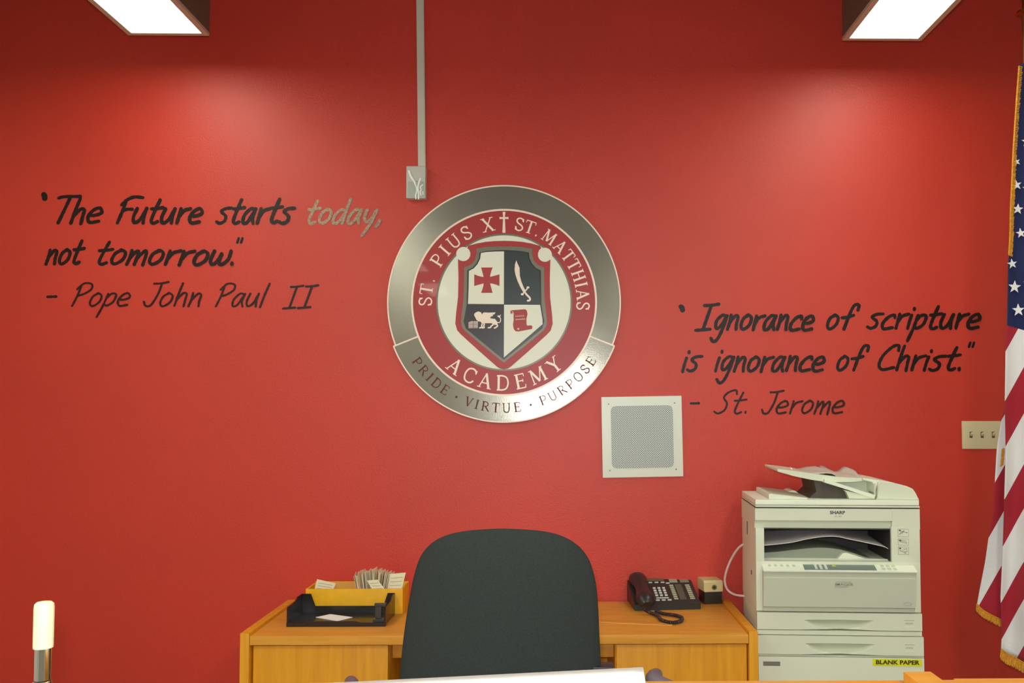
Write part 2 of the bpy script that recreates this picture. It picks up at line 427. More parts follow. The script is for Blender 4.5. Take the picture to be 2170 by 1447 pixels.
for a in (201.8, 338.5):
    L = [(196*math.cos(math.radians(a)), 196*math.sin(math.radians(a))), (251*math.cos(math.radians(a)), 251*math.sin(math.radians(a)))]
    ribbon(bn, L, 3.2, lambda x, z, o: E3(x, z, 0.4*mm+o), 2*mm, False)
obj('banner_rim', bn, M_em_line, em)
obj('red_ring', eann(142, 194, 0, 1.6*mm), M_em_red, em)
obj('ring_rim', eann(192.5, 196.5, 0, 2.4*mm), M_em_line, em)
obj('inner_rim', eann(140.5, 144, 0, 2.4*mm), M_em_shield, em)
obj('inner_disc', eplate(arc(141, 0, 360, 120)[:-1], 0, 1.4*mm), M_em_cream, em)
def c1(x, y): return ((x-641)/4.99, (703-y)/4.99)             # close-up drawing grid to px from the centre
def mir(L, xm=640): return L + [(2*xm-x, y) for x, y in reversed(L) if abs(x-xm) > 1]
def cpoly(L): return [c1(x, y) for x, y in L]
notch = [(208+76*math.cos(math.radians(a)), 200+76*math.sin(math.radians(a))) for a in (-58, -35, -10, 15, 40, 65, 90, 115, 134)]
outer = mir([(640, 60), (540, 63), (450, 70), (350, 88), (262, 112)] + notch[0:] + [(152, 262), (158, 450), (155, 650), (135, 820), (127, 930), (148, 1000), (190, 1045), (380, 1215), (570, 1380), (600, 1398), (640, 1405)])
obj('shield_border', eplate(cpoly(outer), 1*mm, 2.6*mm), M_em_red, em)
inner1 = mir([(640, 120), (540, 121), (450, 126), (345, 142), (346, 200), (330, 262), (290, 310), (250, 330), (216, 338), (218, 480), (214, 650), (196, 820), (188, 900), (192, 950), (222, 1000), (400, 1148), (640, 1335)])
obj('shield_liner', eplate(cpoly(inner1), 2*mm, 3.4*mm), M_em_shield, em)
inner2 = mir([(640, 158), (540, 162), (450, 170), (378, 184), (374, 240), (345, 300), (305, 345), (252, 372), (250, 560), (246, 730), (226, 850), (214, 905), (240, 982), (420, 1130), (640, 1308)])
obj('shield_face', eplate(cpoly(inner2), 3*mm, 4.0*mm), M_em_dark, em)
UL = [(638, 172), (540, 174), (450, 180), (394, 190), (386, 250), (358, 308), (318, 352), (268, 378), (266, 560), (260, 724), (638, 726)]
obj('shield_quarter', eplate(cpoly(UL), 4*mm, 4.8*mm), M_em_cream, em)
UR = [(2*640-x, y) for x, y in UL]
M_em_slate = mat('emblem_slate', (44, 56, 54), 0.3, coat=0.4)
obj('shield_quarter', eplate(cpoly(UR), 4*mm, 4.6*mm), M_em_slate, em)
LL = [(637, 732), (246, 734), (232, 850), (224, 905), (250, 985), (420, 1125), (637, 1296)]
obj('shield_quarter', eplate(cpoly(LL), 4*mm, 4.6*mm), mat('emblem_blackbrown', (38, 30, 34), 0.32, coat=0.4), em)
LR = [(640, 732), (1020, 732), (1046, 890), (1046, 935), (860, 1095), (640, 1282)]
obj('shield_quarter', eplate(cpoly(LR), 4*mm, 4.8*mm), M_em_cream, em)
for cx_, cy_ in ((207, 200), (1070, 206)):
    obj('shield_stud', eplate([c1(cx_+74*math.cos(a*math.pi/16), cy_+74*math.sin(a*math.pi/16)) for a in range(32)], 1.5*mm, 3.4*mm), M_em_cream, em)
# red cross pattee
cp = []
for q in range(4):
    ca, sa = round(math.cos(q*math.pi/2)), round(math.sin(q*math.pi/2))
    for x, y in ((-61, -133), (61, -133), (46, -95), (36, -58), (34, -34)):
        cp.append((458+x*ca-y*sa, 475+x*sa+y*ca))
obj('cross_device', eplate(cpoly(cp), 4.6*mm, 5.4*mm), M_em_red, em)
# scimitar
bs = eplate(cpoly([(768, 266), (782, 302), (803, 345), (803, 372), (806, 430), (822, 490), (845, 545), (868, 588), (846, 606), (815, 555), (782, 485), (760, 420), (750, 370), (754, 310)]), 4.4*mm, 5.3*mm)
EE = lambda x, z, o: E3(x, z, 4.6*mm+o)
def cs(L, n=6): return [(v.x, v.y) for v in crom([c1(x, y) for x, y in L], n)]
ribbon(bs, cs([(852, 592), (880, 628), (910, 660), (912, 682), (890, 690)]), 4.0, EE, 0.9*mm)
ribbon(bs, cs([(893, 550), (872, 578), (850, 602), (830, 624)]), 2.6, EE, 1.1*mm)
for x, y in ((892, 551), (832, 622)): ribbon(bs, [c1(x-5, y), c1(x+5, y)], 4.4, EE, 1.2*mm)
obj('sword_device', bs, M_em_line, em)
# winged lion with a book
lb = NB()
def addp(b, L, o0=4.4*mm, o1=5.3*mm):
    P = cpoly(L); A = [b.verts.new(E3(x, z, o0)) for x, z in P]; B = [b.verts.new(E3(x, z, o1)) for x, z in P]
    b.faces.new(A); b.faces.new(list(reversed(B)))
    for i in range(len(P)): b.faces.new((A[i], B[i], B[(i+1) % len(P)], A[(i+1) % len(P)]))
addp(lb, [(325, 830), (345, 812), (370, 802), (398, 812), (412, 840), (418, 880), (405, 905), (372, 908), (350, 890), (338, 865), (328, 850)])
addp(lb, [(390, 850), (430, 845), (500, 875), (545, 880), (568, 910), (572, 935), (550, 945), (510, 925), (455, 925), (410, 925), (385, 905)], 4.4*mm, 5.1*mm)
addp(lb, [(412, 825), (430, 812), (480, 815), (552, 812), (540, 832), (520, 838), (525, 850), (500, 856), (500, 868), (470, 872), (430, 868), (412, 855)], 4.6*mm, 5.7*mm)
for L in ([(398, 900), (412, 925), (405, 950), (410, 966), (385, 974)], [(425, 905), (432, 935), (428, 955), (432, 970), (412, 975)], [(520, 920), (525, 940), (505, 955), (500, 968), (475, 973)], [(555, 925), (572, 950), (560, 965), (540, 976)], [(566, 915), (590, 918), (604, 900), (600, 870), (585, 850)]):
    ribbon(lb, cs(L), 2.9 if L[0][0] != 566 else 1.8, EE, 0.8*mm)
addp(lb, [(572, 842), (588, 848), (608, 832), (600, 860), (585, 866), (572, 856)])
obj('lion_device', lb, M_em_line, em)
bb = NB(); addp(bb, [(268, 915), (300, 905), (365, 905), (365, 976), (268, 978)], 4.8*mm, 6.0*mm)
obj('book_device', bb, mat('book_print', (214, 200, 186), 0.5), em)
bl = NB()
for k in range(5): ribbon(bl, [c1(272, 922+k*12), c1(362, 920+k*12)], 0.7, lambda x, z, o: E3(x, z, 6.0*mm+o), 0.3*mm, False)
ribbon(bl, [c1(318, 906), c1(318, 976)], 0.9, lambda x, z, o: E3(x, z, 6.0*mm+o), 0.35*mm, False)
obj('book_lines', bl, M_em_brown, em)
# scroll
sb = NB(); addp(sb, [(706, 798), (720, 790), (862, 778), (880, 792), (888, 830), (876, 880), (878, 935), (885, 950), (925, 946), (940, 958), (935, 985), (790, 1012), (760, 1008), (742, 985), (735, 940), (742, 890), (740, 845), (728, 815), (712, 832)])
obj('scroll_device', sb, M_em_red, em)
sl = NB(); S6 = lambda x, z, o: E3(x, z, 5.3*mm+o)
for yy, n in ((852, 6), (886, 7)):
    for k in range(n):
        x = 762+k*(96 if n == 6 else 104)/n
        ribbon(sl, [c1(x, yy+6-k), c1(x+5, yy-6-k), c1(x+10, yy+6-k)], 0.8, S6, 0.3*mm, False)
ribbon(sl, [c1(722, 800), c1(738, 812), c1(741, 840)], 1.0, S6, 0.3*mm)
ribbon(sl, cs([(782, 985), (792, 978), (798, 986), (790, 992)]), 1.4, S6, 0.3*mm)
obj('scroll_lines', sl, M_em_line, em, kind='stuff')
# top cross between the names
tb = NB()
prs = [(-1.8, 12), (1.8, 12), (3.4, -23), (-3.4, -23)]
for si, L in enumerate((prs, [(-9, 10), (-9, 6), (9, 6), (9, 10)], [(-1.8, 10), (-3, 21), (3, 21), (1.8, 10)], [(-9.5, 11), (-9.5, 5), (-7, 8)], [(9.5, 11), (9.5, 5), (7, 8)])):
    P = [(x-1, z+169) for x, z in L]
    A = [tb.verts.new(E3(x, z, 1.4*mm)) for x, z in P]; B = [tb.verts.new(E3(x, z, (2.4+.12*si)*mm)) for x, z in P]
    tb.faces.new(A); tb.faces.new(list(reversed(B)))
    for i in range(len(P)): tb.faces.new((A[i], B[i], B[(i+1) % len(P)], A[(i+1) % len(P)]))
obj('small_cross', tb, M_em_line, em)
# serif capitals, height 1: strokes (points, width)
TK, TN, SF = .15, .075, .055
def sfx(x, y, w=.34): return ([(x-w/2, y), (x+w/2, y)], SF)
SG = {
'I': ([([(0, 0), (0, 1)], TK), sfx(0, .03), sfx(0, .97)], .34),
'T': ([([(0, 0), (0, 1)], TK), sfx(0, .03), ([(-.38, .96), (.38, .96)], TN), ([(-.37, .96), (-.38, .76)], SF), ([(.37, .96), (.38, .76)], SF)], .78),
'P': ([([(-.2, 0), (-.2, 1)], TK), sfx(-.2, .03), ([(-.34, .96), (.05, .96), (.26, .86), (.3, .72), (.24, .55), (.05, .46), (-.2, .46)], .09)], .68),
'R': ([([(-.24, 0), (-.24, 1)], TK), sfx(-.24, .03), ([(-.38, .96), (.0, .96), (.2, .86), (.24, .73), (.18, .58), (.0, .5), (-.2, .5)], .09), ([(.0, .5), (.36, .03)], .13), sfx(.4, .03, .14)], .76),
'U': ([([(-.28, 1), (-.28, .35), (-.2, .12), (0, .03), (.2, .1), (.28, .35), (.28, 1)], .11), sfx(-.28, .97, .32), sfx(.28, .97, .3)], .84),
'S': ([([(.24, .74), (.18, .9), (.0, .98), (-.2, .92), (-.26, .74), (-.14, .58), (.14, .44), (.27, .26), (.18, .08), (-.02, .01), (-.2, .08), (-.28, .28)], .11), ([(.25, .7), (.25, .97)], SF), ([(-.28, .32), (-.28, .03)], SF)], .66),
'X': ([([(-.32, 1), (.32, 0)], TK), ([(.3, 1), (-.3, 0)], TN), sfx(-.32, .97, .3), sfx(.32, .97, .28), sfx(-.32, .03, .28), sfx(.34, .03, .3)], .84),
'M': ([([(-.42, 0), (-.36, 1)], TN), ([(-.36, 1), (0, .1)], TK), ([(0, .1), (.36, 1)], TN), ([(.36, 1), (.42, 0)], TK), sfx(-.42, .03, .26), sfx(.42, .03, .3), sfx(-.4, .97, .2), sfx(.4, .97, .2)], 1.06),
'A': ([([(0, 1), (-.34, 0)], TN), ([(-.02, 1), (.34, 0)], TK), ([(-.22, .34), (.22, .34)], TN), sfx(-.34, .03, .26), sfx(.35, .03, .3)], .86),
'H': ([([(-.28, 0), (-.28, 1)], TK), ([(.28, 0), (.28, 1)], TK), ([(-.28, .52), (.28, .52)], TN), sfx(-.28, .03, .32), sfx(.28, .03, .32), sfx(-.28, .97, .32), sfx(.28, .97, .32)], .9),
'C': ([([(.34, .76), (.24, .92), (.02, .98), (-.24, .86), (-.34, .5), (-.24, .14), (.02, .02), (.24, .08), (.36, .26)], .11), ([(.34, .7), (.34, .97)], SF)], .82),
'D': ([([(-.28, 0), (-.28, 1)], TK), ([(-.4, .97), (0, .97), (.26, .84), (.36, .5), (.26, .16), (0, .03), (-.4, .03)], .1)], .86),
'E': ([([(-.2, 0), (-.2, 1)], TK), ([(-.34, .97), (.28, .97)], TN), ([(.27, .97), (.28, .78)], SF), ([(-.2, .52), (.18, .52)], TN), ([(.18, .62), (.18, .42)], SF), ([(-.34, .03), (.3, .03)], TN), ([(.29, .03), (.32, .24)], SF)], .72),
'Y': ([([(-.32, 1), (0, .48)], TK), ([(.3, 1), (0, .48)], TN), ([(0, .5), (0, 0)], TK), sfx(0, .03), sfx(-.34, .97, .26), sfx(.32, .97, .26)], .8),
'V': ([([(-.32, 1), (.0, .02)], TK), ([(.3, 1), (0.0, .02)], TN), sfx(-.32, .97, .28), sfx(.32, .97, .26)], .8),
'O': ([([(0, .98), (-.26, .86), (-.36, .5), (-.26, .14), (0, .02), (.26, .14), (.36, .5), (.26, .86), (0, .98), (-.1, .96)], .11)], .9),
'.': ([([(-.05, .07), (.05, .07)], .14)], .3),
'*': ([([(-.1, .45), (.1, .45)], .22)], .3),
}
def ring_text(items, rc, h, inward, name, m, off, wk=1.0):
    for ch, ang in items:
        b = NB()
        a = math.radians(ang)
        if inward: rad = Vector((-math.cos(a), -math.sin(a)))      # tops point to the centre
        else: rad = Vector((math.cos(a), math.sin(a)))
        tan = Vector((rad.y, -rad.x))
        c = Vector((math.cos(a), math.sin(a)))*rc
        for si, (pts, w) in enumerate(SG[ch][0]):
            P = pts if len(pts) < 3 else [(v.x, v.y) for v in crom(pts, 4)]
            L = [tuple(c + tan*x*h*wk + rad*(y-.5)*h) for x, y in P]
            ribbon(b, L, w*h, lambda x, z, o: E3(x, z, off+o), (0.5+.25*si)*mm, False)
        obj('letter' if ch not in '.*' else 'letter_dot', b, m, em, sm=False)
ring_text([('S', 179.6), ('T', 171), ('.', 163.5)], 166.5, 27, False, 'lettering', M_em_line, 1.6*mm)
ring_text([('P', 148.2), ('I', 139.3), ('U', 130), ('S', 119)], 166.5, 28, False, 'lettering', M_em_line, 1.6*mm)
ring_text([('X', 102.3)], 166.5, 29, False, 'lettering', M_em_line, 1.6*mm)
ring_text([('S', 78.8), ('T', 71.1), ('.', 64.6)], 167, 27, False, 'lettering', M_em_line, 1.6*mm)
ring_text([('M', 55.2), ('A', 44.6), ('T', 35.8), ('T', 28.0), ('H', 19.6), ('I', 12.7), ('A', 5.6), ('S', -2.8)], 167, 27, False, 'lettering', M_em_line, 1.6*mm, 0.9)
ring_text([('A', 232.3), ('C', 245.0), ('A', 256.6), ('D', 269.2), ('E', 281.8), ('M', 294.8), ('Y', 309)], 169, 31, True, 'lettering', M_em_line, 1.6*mm)
ring_text([('P', 214.5), ('R', 220.2), ('I', 225.2), ('D', 230.2), ('E', 236), ('*', 243.3)], 221, 20, True, 'lettering', M_em_brown, 1.2*mm)
ring_text([('V', 250.6), ('I', 255.2), ('R', 259.9), ('T', 265.6), ('U', 271.4), ('E', 277.4), ('*', 284.8)], 221, 20, True, 'lettering', M_em_brown, 1.2*mm)
ring_text([('P', 292), ('U', 297.6), ('R', 303.6), ('P', 309.2), ('O', 315), ('S', 320.7), ('E', 326)], 221, 20, True, 'lettering', M_em_brown, 1.2*mm)

# ================================================================ RACEWAY AND ITS BOX
rc = thing('cable_raceway', 'white surface raceway running down the wall into a small box', 'raceway', tuple(PX(896, 357, YW)))
pt, pb = PX(891, 0, YW), PX(895, 362, YW)
dx = (pt.x-pb.x)/(pt.z-pb.z); ztop = ZC-0.002
def race_x(z): return pb.x+dx*(z-pb.z)
b = NB(); w2 = 0.0158
prism(b, [(race_x(ztop)-w2, ztop), (race_x(ztop)+w2, ztop), (race_x(pb.z)+w2, pb.z), (race_x(pb.z)-w2, pb.z)], 'y', YW-0.016, YW, 0.003)
M_race = mat('raceway_white', (206, 200, 184), 0.45, var=.04)
obj('channel', b, M_race, rc)
a, c = PX(864.5, 357, YW), PX(904.5, 425, YW)
b = NB(); box(b, a.x, c.x, YW-0.042, YW, c.z, a.z, 0.006, 3)
M_boxw = mat('box_white', (196, 196, 182), 0.5)
obj('junction_box', b, M_boxw, rc)
a2, c2 = PX(868, 390, YW), PX(901, 421, YW)
b = NB(); box(b, a2.x, c2.x, YW-0.0445, YW-0.0415, c2.z, a2.z, 0.001)
obj('face_cover', b, mat('cover_grey', (172, 178, 166), 0.4), rc)
b = NB()
W3 = lambda x, z, o: Vector((x, YW-0.0445-o, z))
def q2v(x, y): v = PX(840+x/13.16, 330+y/13.16, YW-.044); return (v.x, v.z)
for L, w in (([(350, 430), (395, 560), (450, 650)], 4.2), ([(450, 650), (520, 760)], 3.5), ([(510, 770), (555, 870), (570, 980), (540, 1090), (545, 1200)], 2.6), ([(670, 640), (625, 760), (600, 900), (620, 1060), (620, 1200)], 3.0), ([(735, 810), (670, 870), (690, 950), (665, 1010), (690, 1110)], 2.2), ([(740, 1000), (745, 1090)], 2.0)):
    ribbon(b, [(v.x, v.y) for v in crom([q2v(*p) for p in L], 5)], w/502, W3, 0.0012)
obj('white_wires', b, mat('bright_white', (246, 246, 238), 0.4), rc, label='thin bright white wires over the box cover')
b = NB(); u = q2v(570, 712); box(b, u[0]-.003, u[0]+.003, YW-.0435, YW-.041, u[1]-.0012, u[1]+.0012)
obj('slot', b, M_em_dark, rc)

# ================================================================ WALL SPEAKER
sp_c = PX(1360.5, 925, YW)
sp = thing('wall_speaker', 'square white wall speaker with grey perforated grille', 'speaker', (sp_c.x, YW, sp_c.z), ry=math.radians(-1.0))
hs = 170/2/502.5
b = NB(); box(b, -hs, hs, -.012, 0, -hs, hs, .003)
M_spk = mat('speaker_white', (226, 230, 216), 0.4)
obj('face_plate', b, M_spk, sp, local=True)
g = 131/2/502.5; gr = .022; P = []
for cx_, cz_, a0 in ((g-gr, g-gr, 0), (-g+gr, g-gr, 90), (-g+gr, -g+gr, 180), (g-gr, -g+gr, 270)):
    for k in range(7):
        a = math.radians(a0+k*15); P.append((cx_+gr*math.cos(a), cz_+gr*math.sin(a)))
b = NB(); prism(b, P, 'y', -.0145, -.010, .0008)
gm = mat('speaker_grille', (172, 180, 174), 0.45)
nt = gm.node_tree; pp = nt.nodes['Principled BSDF']
tc = nt.nodes.new('ShaderNodeTexCoord'); mp = nt.nodes.new('ShaderNodeMapping'); mp.inputs['Scale'].default_value = (150, 0, 150); mp.inputs['Rotation'].default_value = (0, math.radians(45), 0)
vo = nt.nodes.new('ShaderNodeTexVoronoi'); vo.inputs['Scale'].default_value = 1.0; vo.inputs['Randomness'].default_value = 0.0
rp = nt.nodes.new('ShaderNodeValToRGB'); rp.color_ramp.elements[0].position = .26; rp.color_ramp.elements[0].color = (*lin((92, 98, 94)), 1)
rp.color_ramp.elements[1].position = .36; rp.color_ramp.elements[1].color = (*lin((196, 203, 196)), 1)
nt.links.new(tc.outputs['Object'], mp.inputs['Vector']); nt.links.new(mp.outputs['Vector'], vo.inputs['Vector'])
nt.links.new(vo.outputs['Distance'], rp.inputs['Fac']); nt.links.new(rp.outputs['Color'], pp.inputs['Base Color'])
obj('grille', b, gm, sp, local=True)
for sx_ in (-1, 1):
    for sz_ in (-1, 1):
        b = NB(); lathe(b, [(.0032, -.0135), (.0032, -.0115)], (sx_*.139, 0, sz_*.139), 10, 'y')
        obj('screw', b, mat('screw_grey', (120, 124, 116), 0.4, metal=.5), sp, local=True)

# ================================================================ LIGHT SWITCH
a, c = PX(2037, 892, YW), PX(2121, 951, YW)
sw = thing('light_switch', 'cream three-toggle light switch plate on red wall, partly behind the flag', 'light switch', ((a.x+c.x)/2, YW, (a.z+c.z)/2))
b = NB(); box(b, a.x, c.x, YW-.007, YW, c.z, a.z, .0025)
obj('switch_plate', b, mat('switch_cream', (214, 204, 160), 0.4), sw)
for k in range(3):
    q = PX(2056+k*23.5, 921, YW)
    b = NB(); box(b, q.x-.006, q.x+.006, YW-.0085, YW-.006, q.z-.013, q.z+.013, .001)
    ts = obj('toggle_slot', b, mat('slot_shadow', (92, 84, 60), 0.5), sw)
    b = NB(); prism(b, [(YW-.0075, q.z-.006), (YW-.020, q.z+.006), (YW-.018, q.z+.010), (YW-.0075, q.z+.007)], 'x', q.x-.0038, q.x+.0038, .0006)
    obj('toggle', b, mat('toggle_cream', (226, 216, 176), 0.4), ts)

# ================================================================ OAK DESK ALONG THE WALL
ZD = 0.74; YF = 3.178
dl, dr = -1.122, 0.7055
dk = thing('credenza_desk', 'honey oak desk along the red wall with raised side panels', 'desk', ((dl+dr)/2, (YF+YW)/2, 0))
pt_ = .032
YD = YW-.014
for x0, x1 in ((dl, dl+pt_), (dr-pt_, dr)):
    b = NB(); box(b, x0, x1, YF-.004, YD, 0, ZD+.011, .0025); obj('side_panel', b, M_oakv, dk)
b = NB(); box(b, dl+pt_+.0005, dr-pt_-.0005, YF, YD, ZD-.032, ZD, .003)
obj('desk_top', b, M_oak, dk)
def px2x(px, Y): return PX(px, 1400, Y).x
# pedestals with doors
pl0, pl1 = dl+pt_+.004, px2x(822, YF+.02)
pr0, pr1 = px2x(1304, YF+.02), dr-pt_-.004
for x0, x1 in ((pl0, pl1), (pr0, pr1)):
    b = NB(); box(b, x0, x1, YF+.04, YD, 0.05, ZD-.0325); ped = obj('pedestal', b, M_oakv, dk)
    b = NB(); box(b, x0+.004, x1, YF+.018, YF+.039, 0.06, ZD-.038, .002); d_ = obj('pedestal_door', b, M_oakv, ped)
b = NB(); box(b, pl1+.001, pr0-.001, YF+.10, YF+.12, ZD-.105, ZD-.0325, .002); obj('knee_apron', b, M_oak, dk)
b = NB(); box(b, pl1+.001, pr0-.001, YD-.02, YD, .25, ZD-.0325); obj('back_panel', b, M_oakv, dk)
b = NB(); box(b, pl0, pl1, YF+.05, YD-.01, 0, .049); box(b, pr0, pr1, YF+.05, YD-.01, 0, .049); obj('plinth', b, M_bb, dk)
# ruler lying on the desk
r0, r1 = PX(1180, 1314, 3.30), PX(1425, 1326, 3.30)
def desk_pt(px, py, z=ZD):
    """point of height z seen at pixel"""
    a_ = PX(px, py, 1.0); d = a_-Vector((0, 0, CZ)); t = (z-CZ)/d.z
    return Vector((0, 0, CZ))+d*t
ra, rb = desk_pt(1200, 1315), desk_pt(1425, 1325)
ang = math.atan2(rb.y-ra.y, rb.x-ra.x); Ln = (rb-ra).length
ru = thing('ruler', 'thin wooden ruler lying on the oak desk beside the chair', 'ruler', tuple((ra+rb)/2+Vector((0, 0, 0.0005))), ang)
b = NB(); box(b, -Ln/2, Ln/2, -.014, .014, 0, .0035, .0008); obj('wooden_strip', b, M_oakl, ru, local=True)
b = NB(); box(b, -Ln/2, Ln/2, .0142, .0152, .0005, .0045); obj('metal_edge', b, mat('brass_edge', (176, 140, 70), .35, metal=.8), ru, local=True)

# ================================================================ YELLOW BOX WITH CARDS
ya_ = desk_pt(853, 1301).y; yb_ = ya_+.145
bl_ = desk_pt(648, 1301).x; br_ = desk_pt(853, 1301).x
zt = PX(750, 1248, ya_).z
yc = (ya_+yb_)/2; xc = (bl_+br_)/2
bx = thing('card_box', 'long yellow open box holding cards, behind the black tray on the desk', 'box', (xc, yc, ZD+.0005))
M_yel = mat('mustard_board', (234, 172, 10), 0.5, var=.06, vscale=30)
wt = .006; hw = (br_-bl_)/2; hd = (yb_-ya_)/2; hz = zt-ZD
b = NB(); box(b, -hw, hw, -hd, -hd+wt, 0, hz, .001); obj('front_board', b, M_yel, bx, local=True)
b = NB(); box(b, -hw, hw, hd-wt, hd, 0, hz+.002, .001); obj('back_board', b, M_yel, bx, local=True)
for s in (-1, 1):
    b = NB(); box(b, s*(hw-wt/2)-wt/2, s*(hw-wt/2)+wt/2, -hd+wt, hd-wt, 0, hz, .001); obj('end_board', b, M_yel, bx, local=True)
b = NB(); box(b, -hw+wt, hw-wt, -hd+wt, hd-wt, 0, .004); obj('bottom_board', b, M_yel, bx, local=True)
b = NB(); prism(b, [(-hw+wt, .06), (-hw+wt+.004, hz+.006), (.02, hz+.008), (.05, .06)], 'y', .02, .022); obj('divider_card', b, mat('tan_card', (214, 160, 70), .6), bx, local=True)
M_card = mat('card_paper', (232, 224, 190), 0.7, var=.05, vscale=60)
M_card2 = mat('card_paper_pink', (224, 190, 160), 0.7)
M_pr = mat('card_print', (150, 142, 112), 0.7)
ncard = 26
for k in range(ncard):
    f = k/(ncard-1)
    px_ = 752+f*78; hh = 1208-10*math.sin(f*math.pi*.9)+random.uniform(-4, 3)
    top = PX(px_, hh+10, ya_+.07+random.uniform(-.012, .012))
    bot = Vector((PX(768+f*46, 1250, 3.57).x, ya_+.07+random.uniform(-.01, .01), ZD+.006))
    ax = (top-bot); L = ax.length; tilt = math.atan2(ax.x, ax.z)
    b = NB(); w = .0008
    box(b, -w, w, -.035, .035, 0, L)
    o = obj('index_card', b, M_card if k % 4 else M_card2, None, loc=(0, 0, 0))
    o.location = bot; o.rotation_euler = (0, tilt, random.uniform(-.25, .25))
    tag(o, 'thin upright paper card fanned out in the yellow box', 'card', 'cards fanned out in the yellow box')
def loose_card(pxs, Y, label, lean=0.0, print_=True):
    P = [PX(x, y, Y) for x, y in pxs]
    c = sum(P, Vector())/len(P)
    t = thing('paper_slip', label, 'card', (c.x, Y, c.z))
    b = NB(); prism(b, [(p_.x, p_.z) for p_ in P], 'y', Y-.0006, Y+.0006); obj('slip_sheet', b, M_card, t)
    if print_:
        b = NB()
        for k in range(4):
            f = .2+.17*k; a_ = P[0].lerp(P[3], f); d_ = P[1].lerp(P[2], f)
            a_, d_ = a_.lerp(d_, .12), a_.lerp(d_, .88)
            ribbon(b, [(a_.x, a_.z), (d_.x, d_.z)], .0016, lambda x, z, o: Vector((x, Y-.0007-o, z)), .0002, False)
        obj('printed_lines', b, M_pr, t)
loose_card([(826, 1216), (860, 1213), (848, 1262), (818, 1262)], ya_+.045, 'white printed slip sticking up at the right end of the yellow box')
loose_card([(777, 1230), (800, 1228), (826, 1262), (798, 1262)], ya_+.012, 'short white printed slip leaning at the front of the yellow box')
loose_card([(672, 1227), (712, 1236), (700, 1262), (664, 1262)], ya_+.05, 'white slip corner sticking up at the left end of the yellow box')

# ================================================================ BLACK LETTER TRAY
tl = desk_pt(607, 1328); tr = desk_pt(818, 1326)
ty0 = tl.y; tw = tr.x-tl.x; td = .185
M_blk = mat('black_plastic', (30, 26, 26), 0.25, spec=.6)
tt = thing('letter_tray', 'black plastic letter tray in front of the yellow box', 'tray', (tl.x+tw/2, ty0, ZD+.0005))
hx = tw/2
b = NB(); box(b, -hx, hx, 0, td, .006, .010, .001); box(b, -hx, -hx+.08, 0, .02, 0, .006); box(b, hx-.08, hx, 0, .02, 0, .006); box(b, -hx, hx, td-.02, td, 0, .006)
obj('tray_floor', b, M_blk, tt, local=True)
b = NB(); prism(b, [(-hx, .0), (hx, .0), (hx, .014), (hx-.09, .014), (hx-.11, .020), (-hx+.11, .020), (-hx+.09, .014), (-hx, .014)], 'y', -.003, .001, .0005)
obj('front_lip', b, M_blk, tt, local=True)
b = NB(); prism(b, [(-hx, .008), (hx, .008), (hx, .084), (hx-.028, .084), (hx-.044, .034), (-hx+.055, .034), (-hx+.038, .082), (-hx, .082)], 'y', td-.004, td, .0006); obj('back_wall', b, M_blk, tt, local=True)
for s in (-1, 1):
    x0, x1 = (-hx, -hx+.005) if s < 0 else (hx-.005, hx)
    b = NB(); prism(b, [(0, .004), (0, .066), (.006, .070), (.10, .070), (.125, .082), (td-.0045, .082), (td-.0045, .004)], 'x', x0, x1, .0008)
    obj('side_wall', b, M_blk, tt, local=True)
for x0, x1, y0, y1, z0, z1, bv in ((hx-.045, hx-.022, .03, .042, .0205, .065, .003), (hx-.052, hx-.010, .023, .048, .010, .020, .002), (hx-.048, hx-.0055, .028, .045, .0655, .077, .003)):
    b = NB(); box(b, x0, x1, y0, y1, z0, z1, bv)
    obj('stacking_clip', b, mat('black_plastic_worn', (66, 62, 60), 0.3), tt, local=True)
dp = [desk_pt(x, y, ZD+.0115) for x, y in ((669, 1308), (700, 1301.5), (747, 1308), (715, 1316))]
b = NB(); prism(b, [(p_.x, p_.y) for p_ in dp], 'z', ZD+.0112, ZD+.0125)
c_ = sum(dp, Vector())/4
M_paper = mat('white_paper', (250, 250, 248), .6)
tag(obj('sticky_note', b, M_paper, loc=(c_.x, c_.y, ZD+.0112)), 'white square note lying diamond-wise in the black tray', 'note')

# ================================================================ DESK TELEPHONE
ph = desk_pt(1381, 1294)
te = thing('desk_telephone', 'black office telephone with rows of white keys on the oak desk', 'telephone', (ph.x, ph.y+.005, ZD+.0005), math.radians(5))
M_ph = mat('phone_charcoal', (40, 42, 38), .42, var=.08, vscale=40)
M_ph2 = mat('phone_handset', (46, 40, 40), .32)
PW, PD = .20, .185; fh, bh = .028, .088
b = NB(); prism(b, [(0, 0), (0, fh-.004), (.006, fh), (PD-.01, bh), (PD, bh-.01), (PD, 0)], 'x', -.068, PW, .002)
obj('phone_body', b, M_ph, te, local=True)
sl_ = math.atan2(bh-fh, PD-.016); 
def on_ph(u, v, h=0): # u right, v up the slope, h above
    return Vector((u, .006+v*math.cos(sl_)-h*math.sin(sl_), fh+v*math.sin(sl_)+h*math.cos(sl_)))
def key(name, u0, u1, v0, v1, m, h=.003):
    b = NB(); A = [b.verts.new(on_ph(u, v, -.001)) for u, v in ((u0, v0), (u1, v0), (u1, v1), (u0, v1))]
    i = .0008; B = [b.verts.new(on_ph(u, v, h)) for u, v in ((u0+i, v0+i), (u1-i, v0+i), (u1-i, v1-i), (u0+i, v1-i))]
    b.faces.new(A); b.faces.new(B)
    for k in range(4): b.faces.new((A[k], A[(k+1) % 4], B[(k+1) % 4], B[k]))
    return obj(name, b, m, te, local=True, sm=False)
M_key = mat('key_white', (214, 216, 206), .45); M_lbl = mat('key_label_green', (176, 184, 150), .5); M_lcd = mat('lcd_glass', (98, 92, 72), .15)
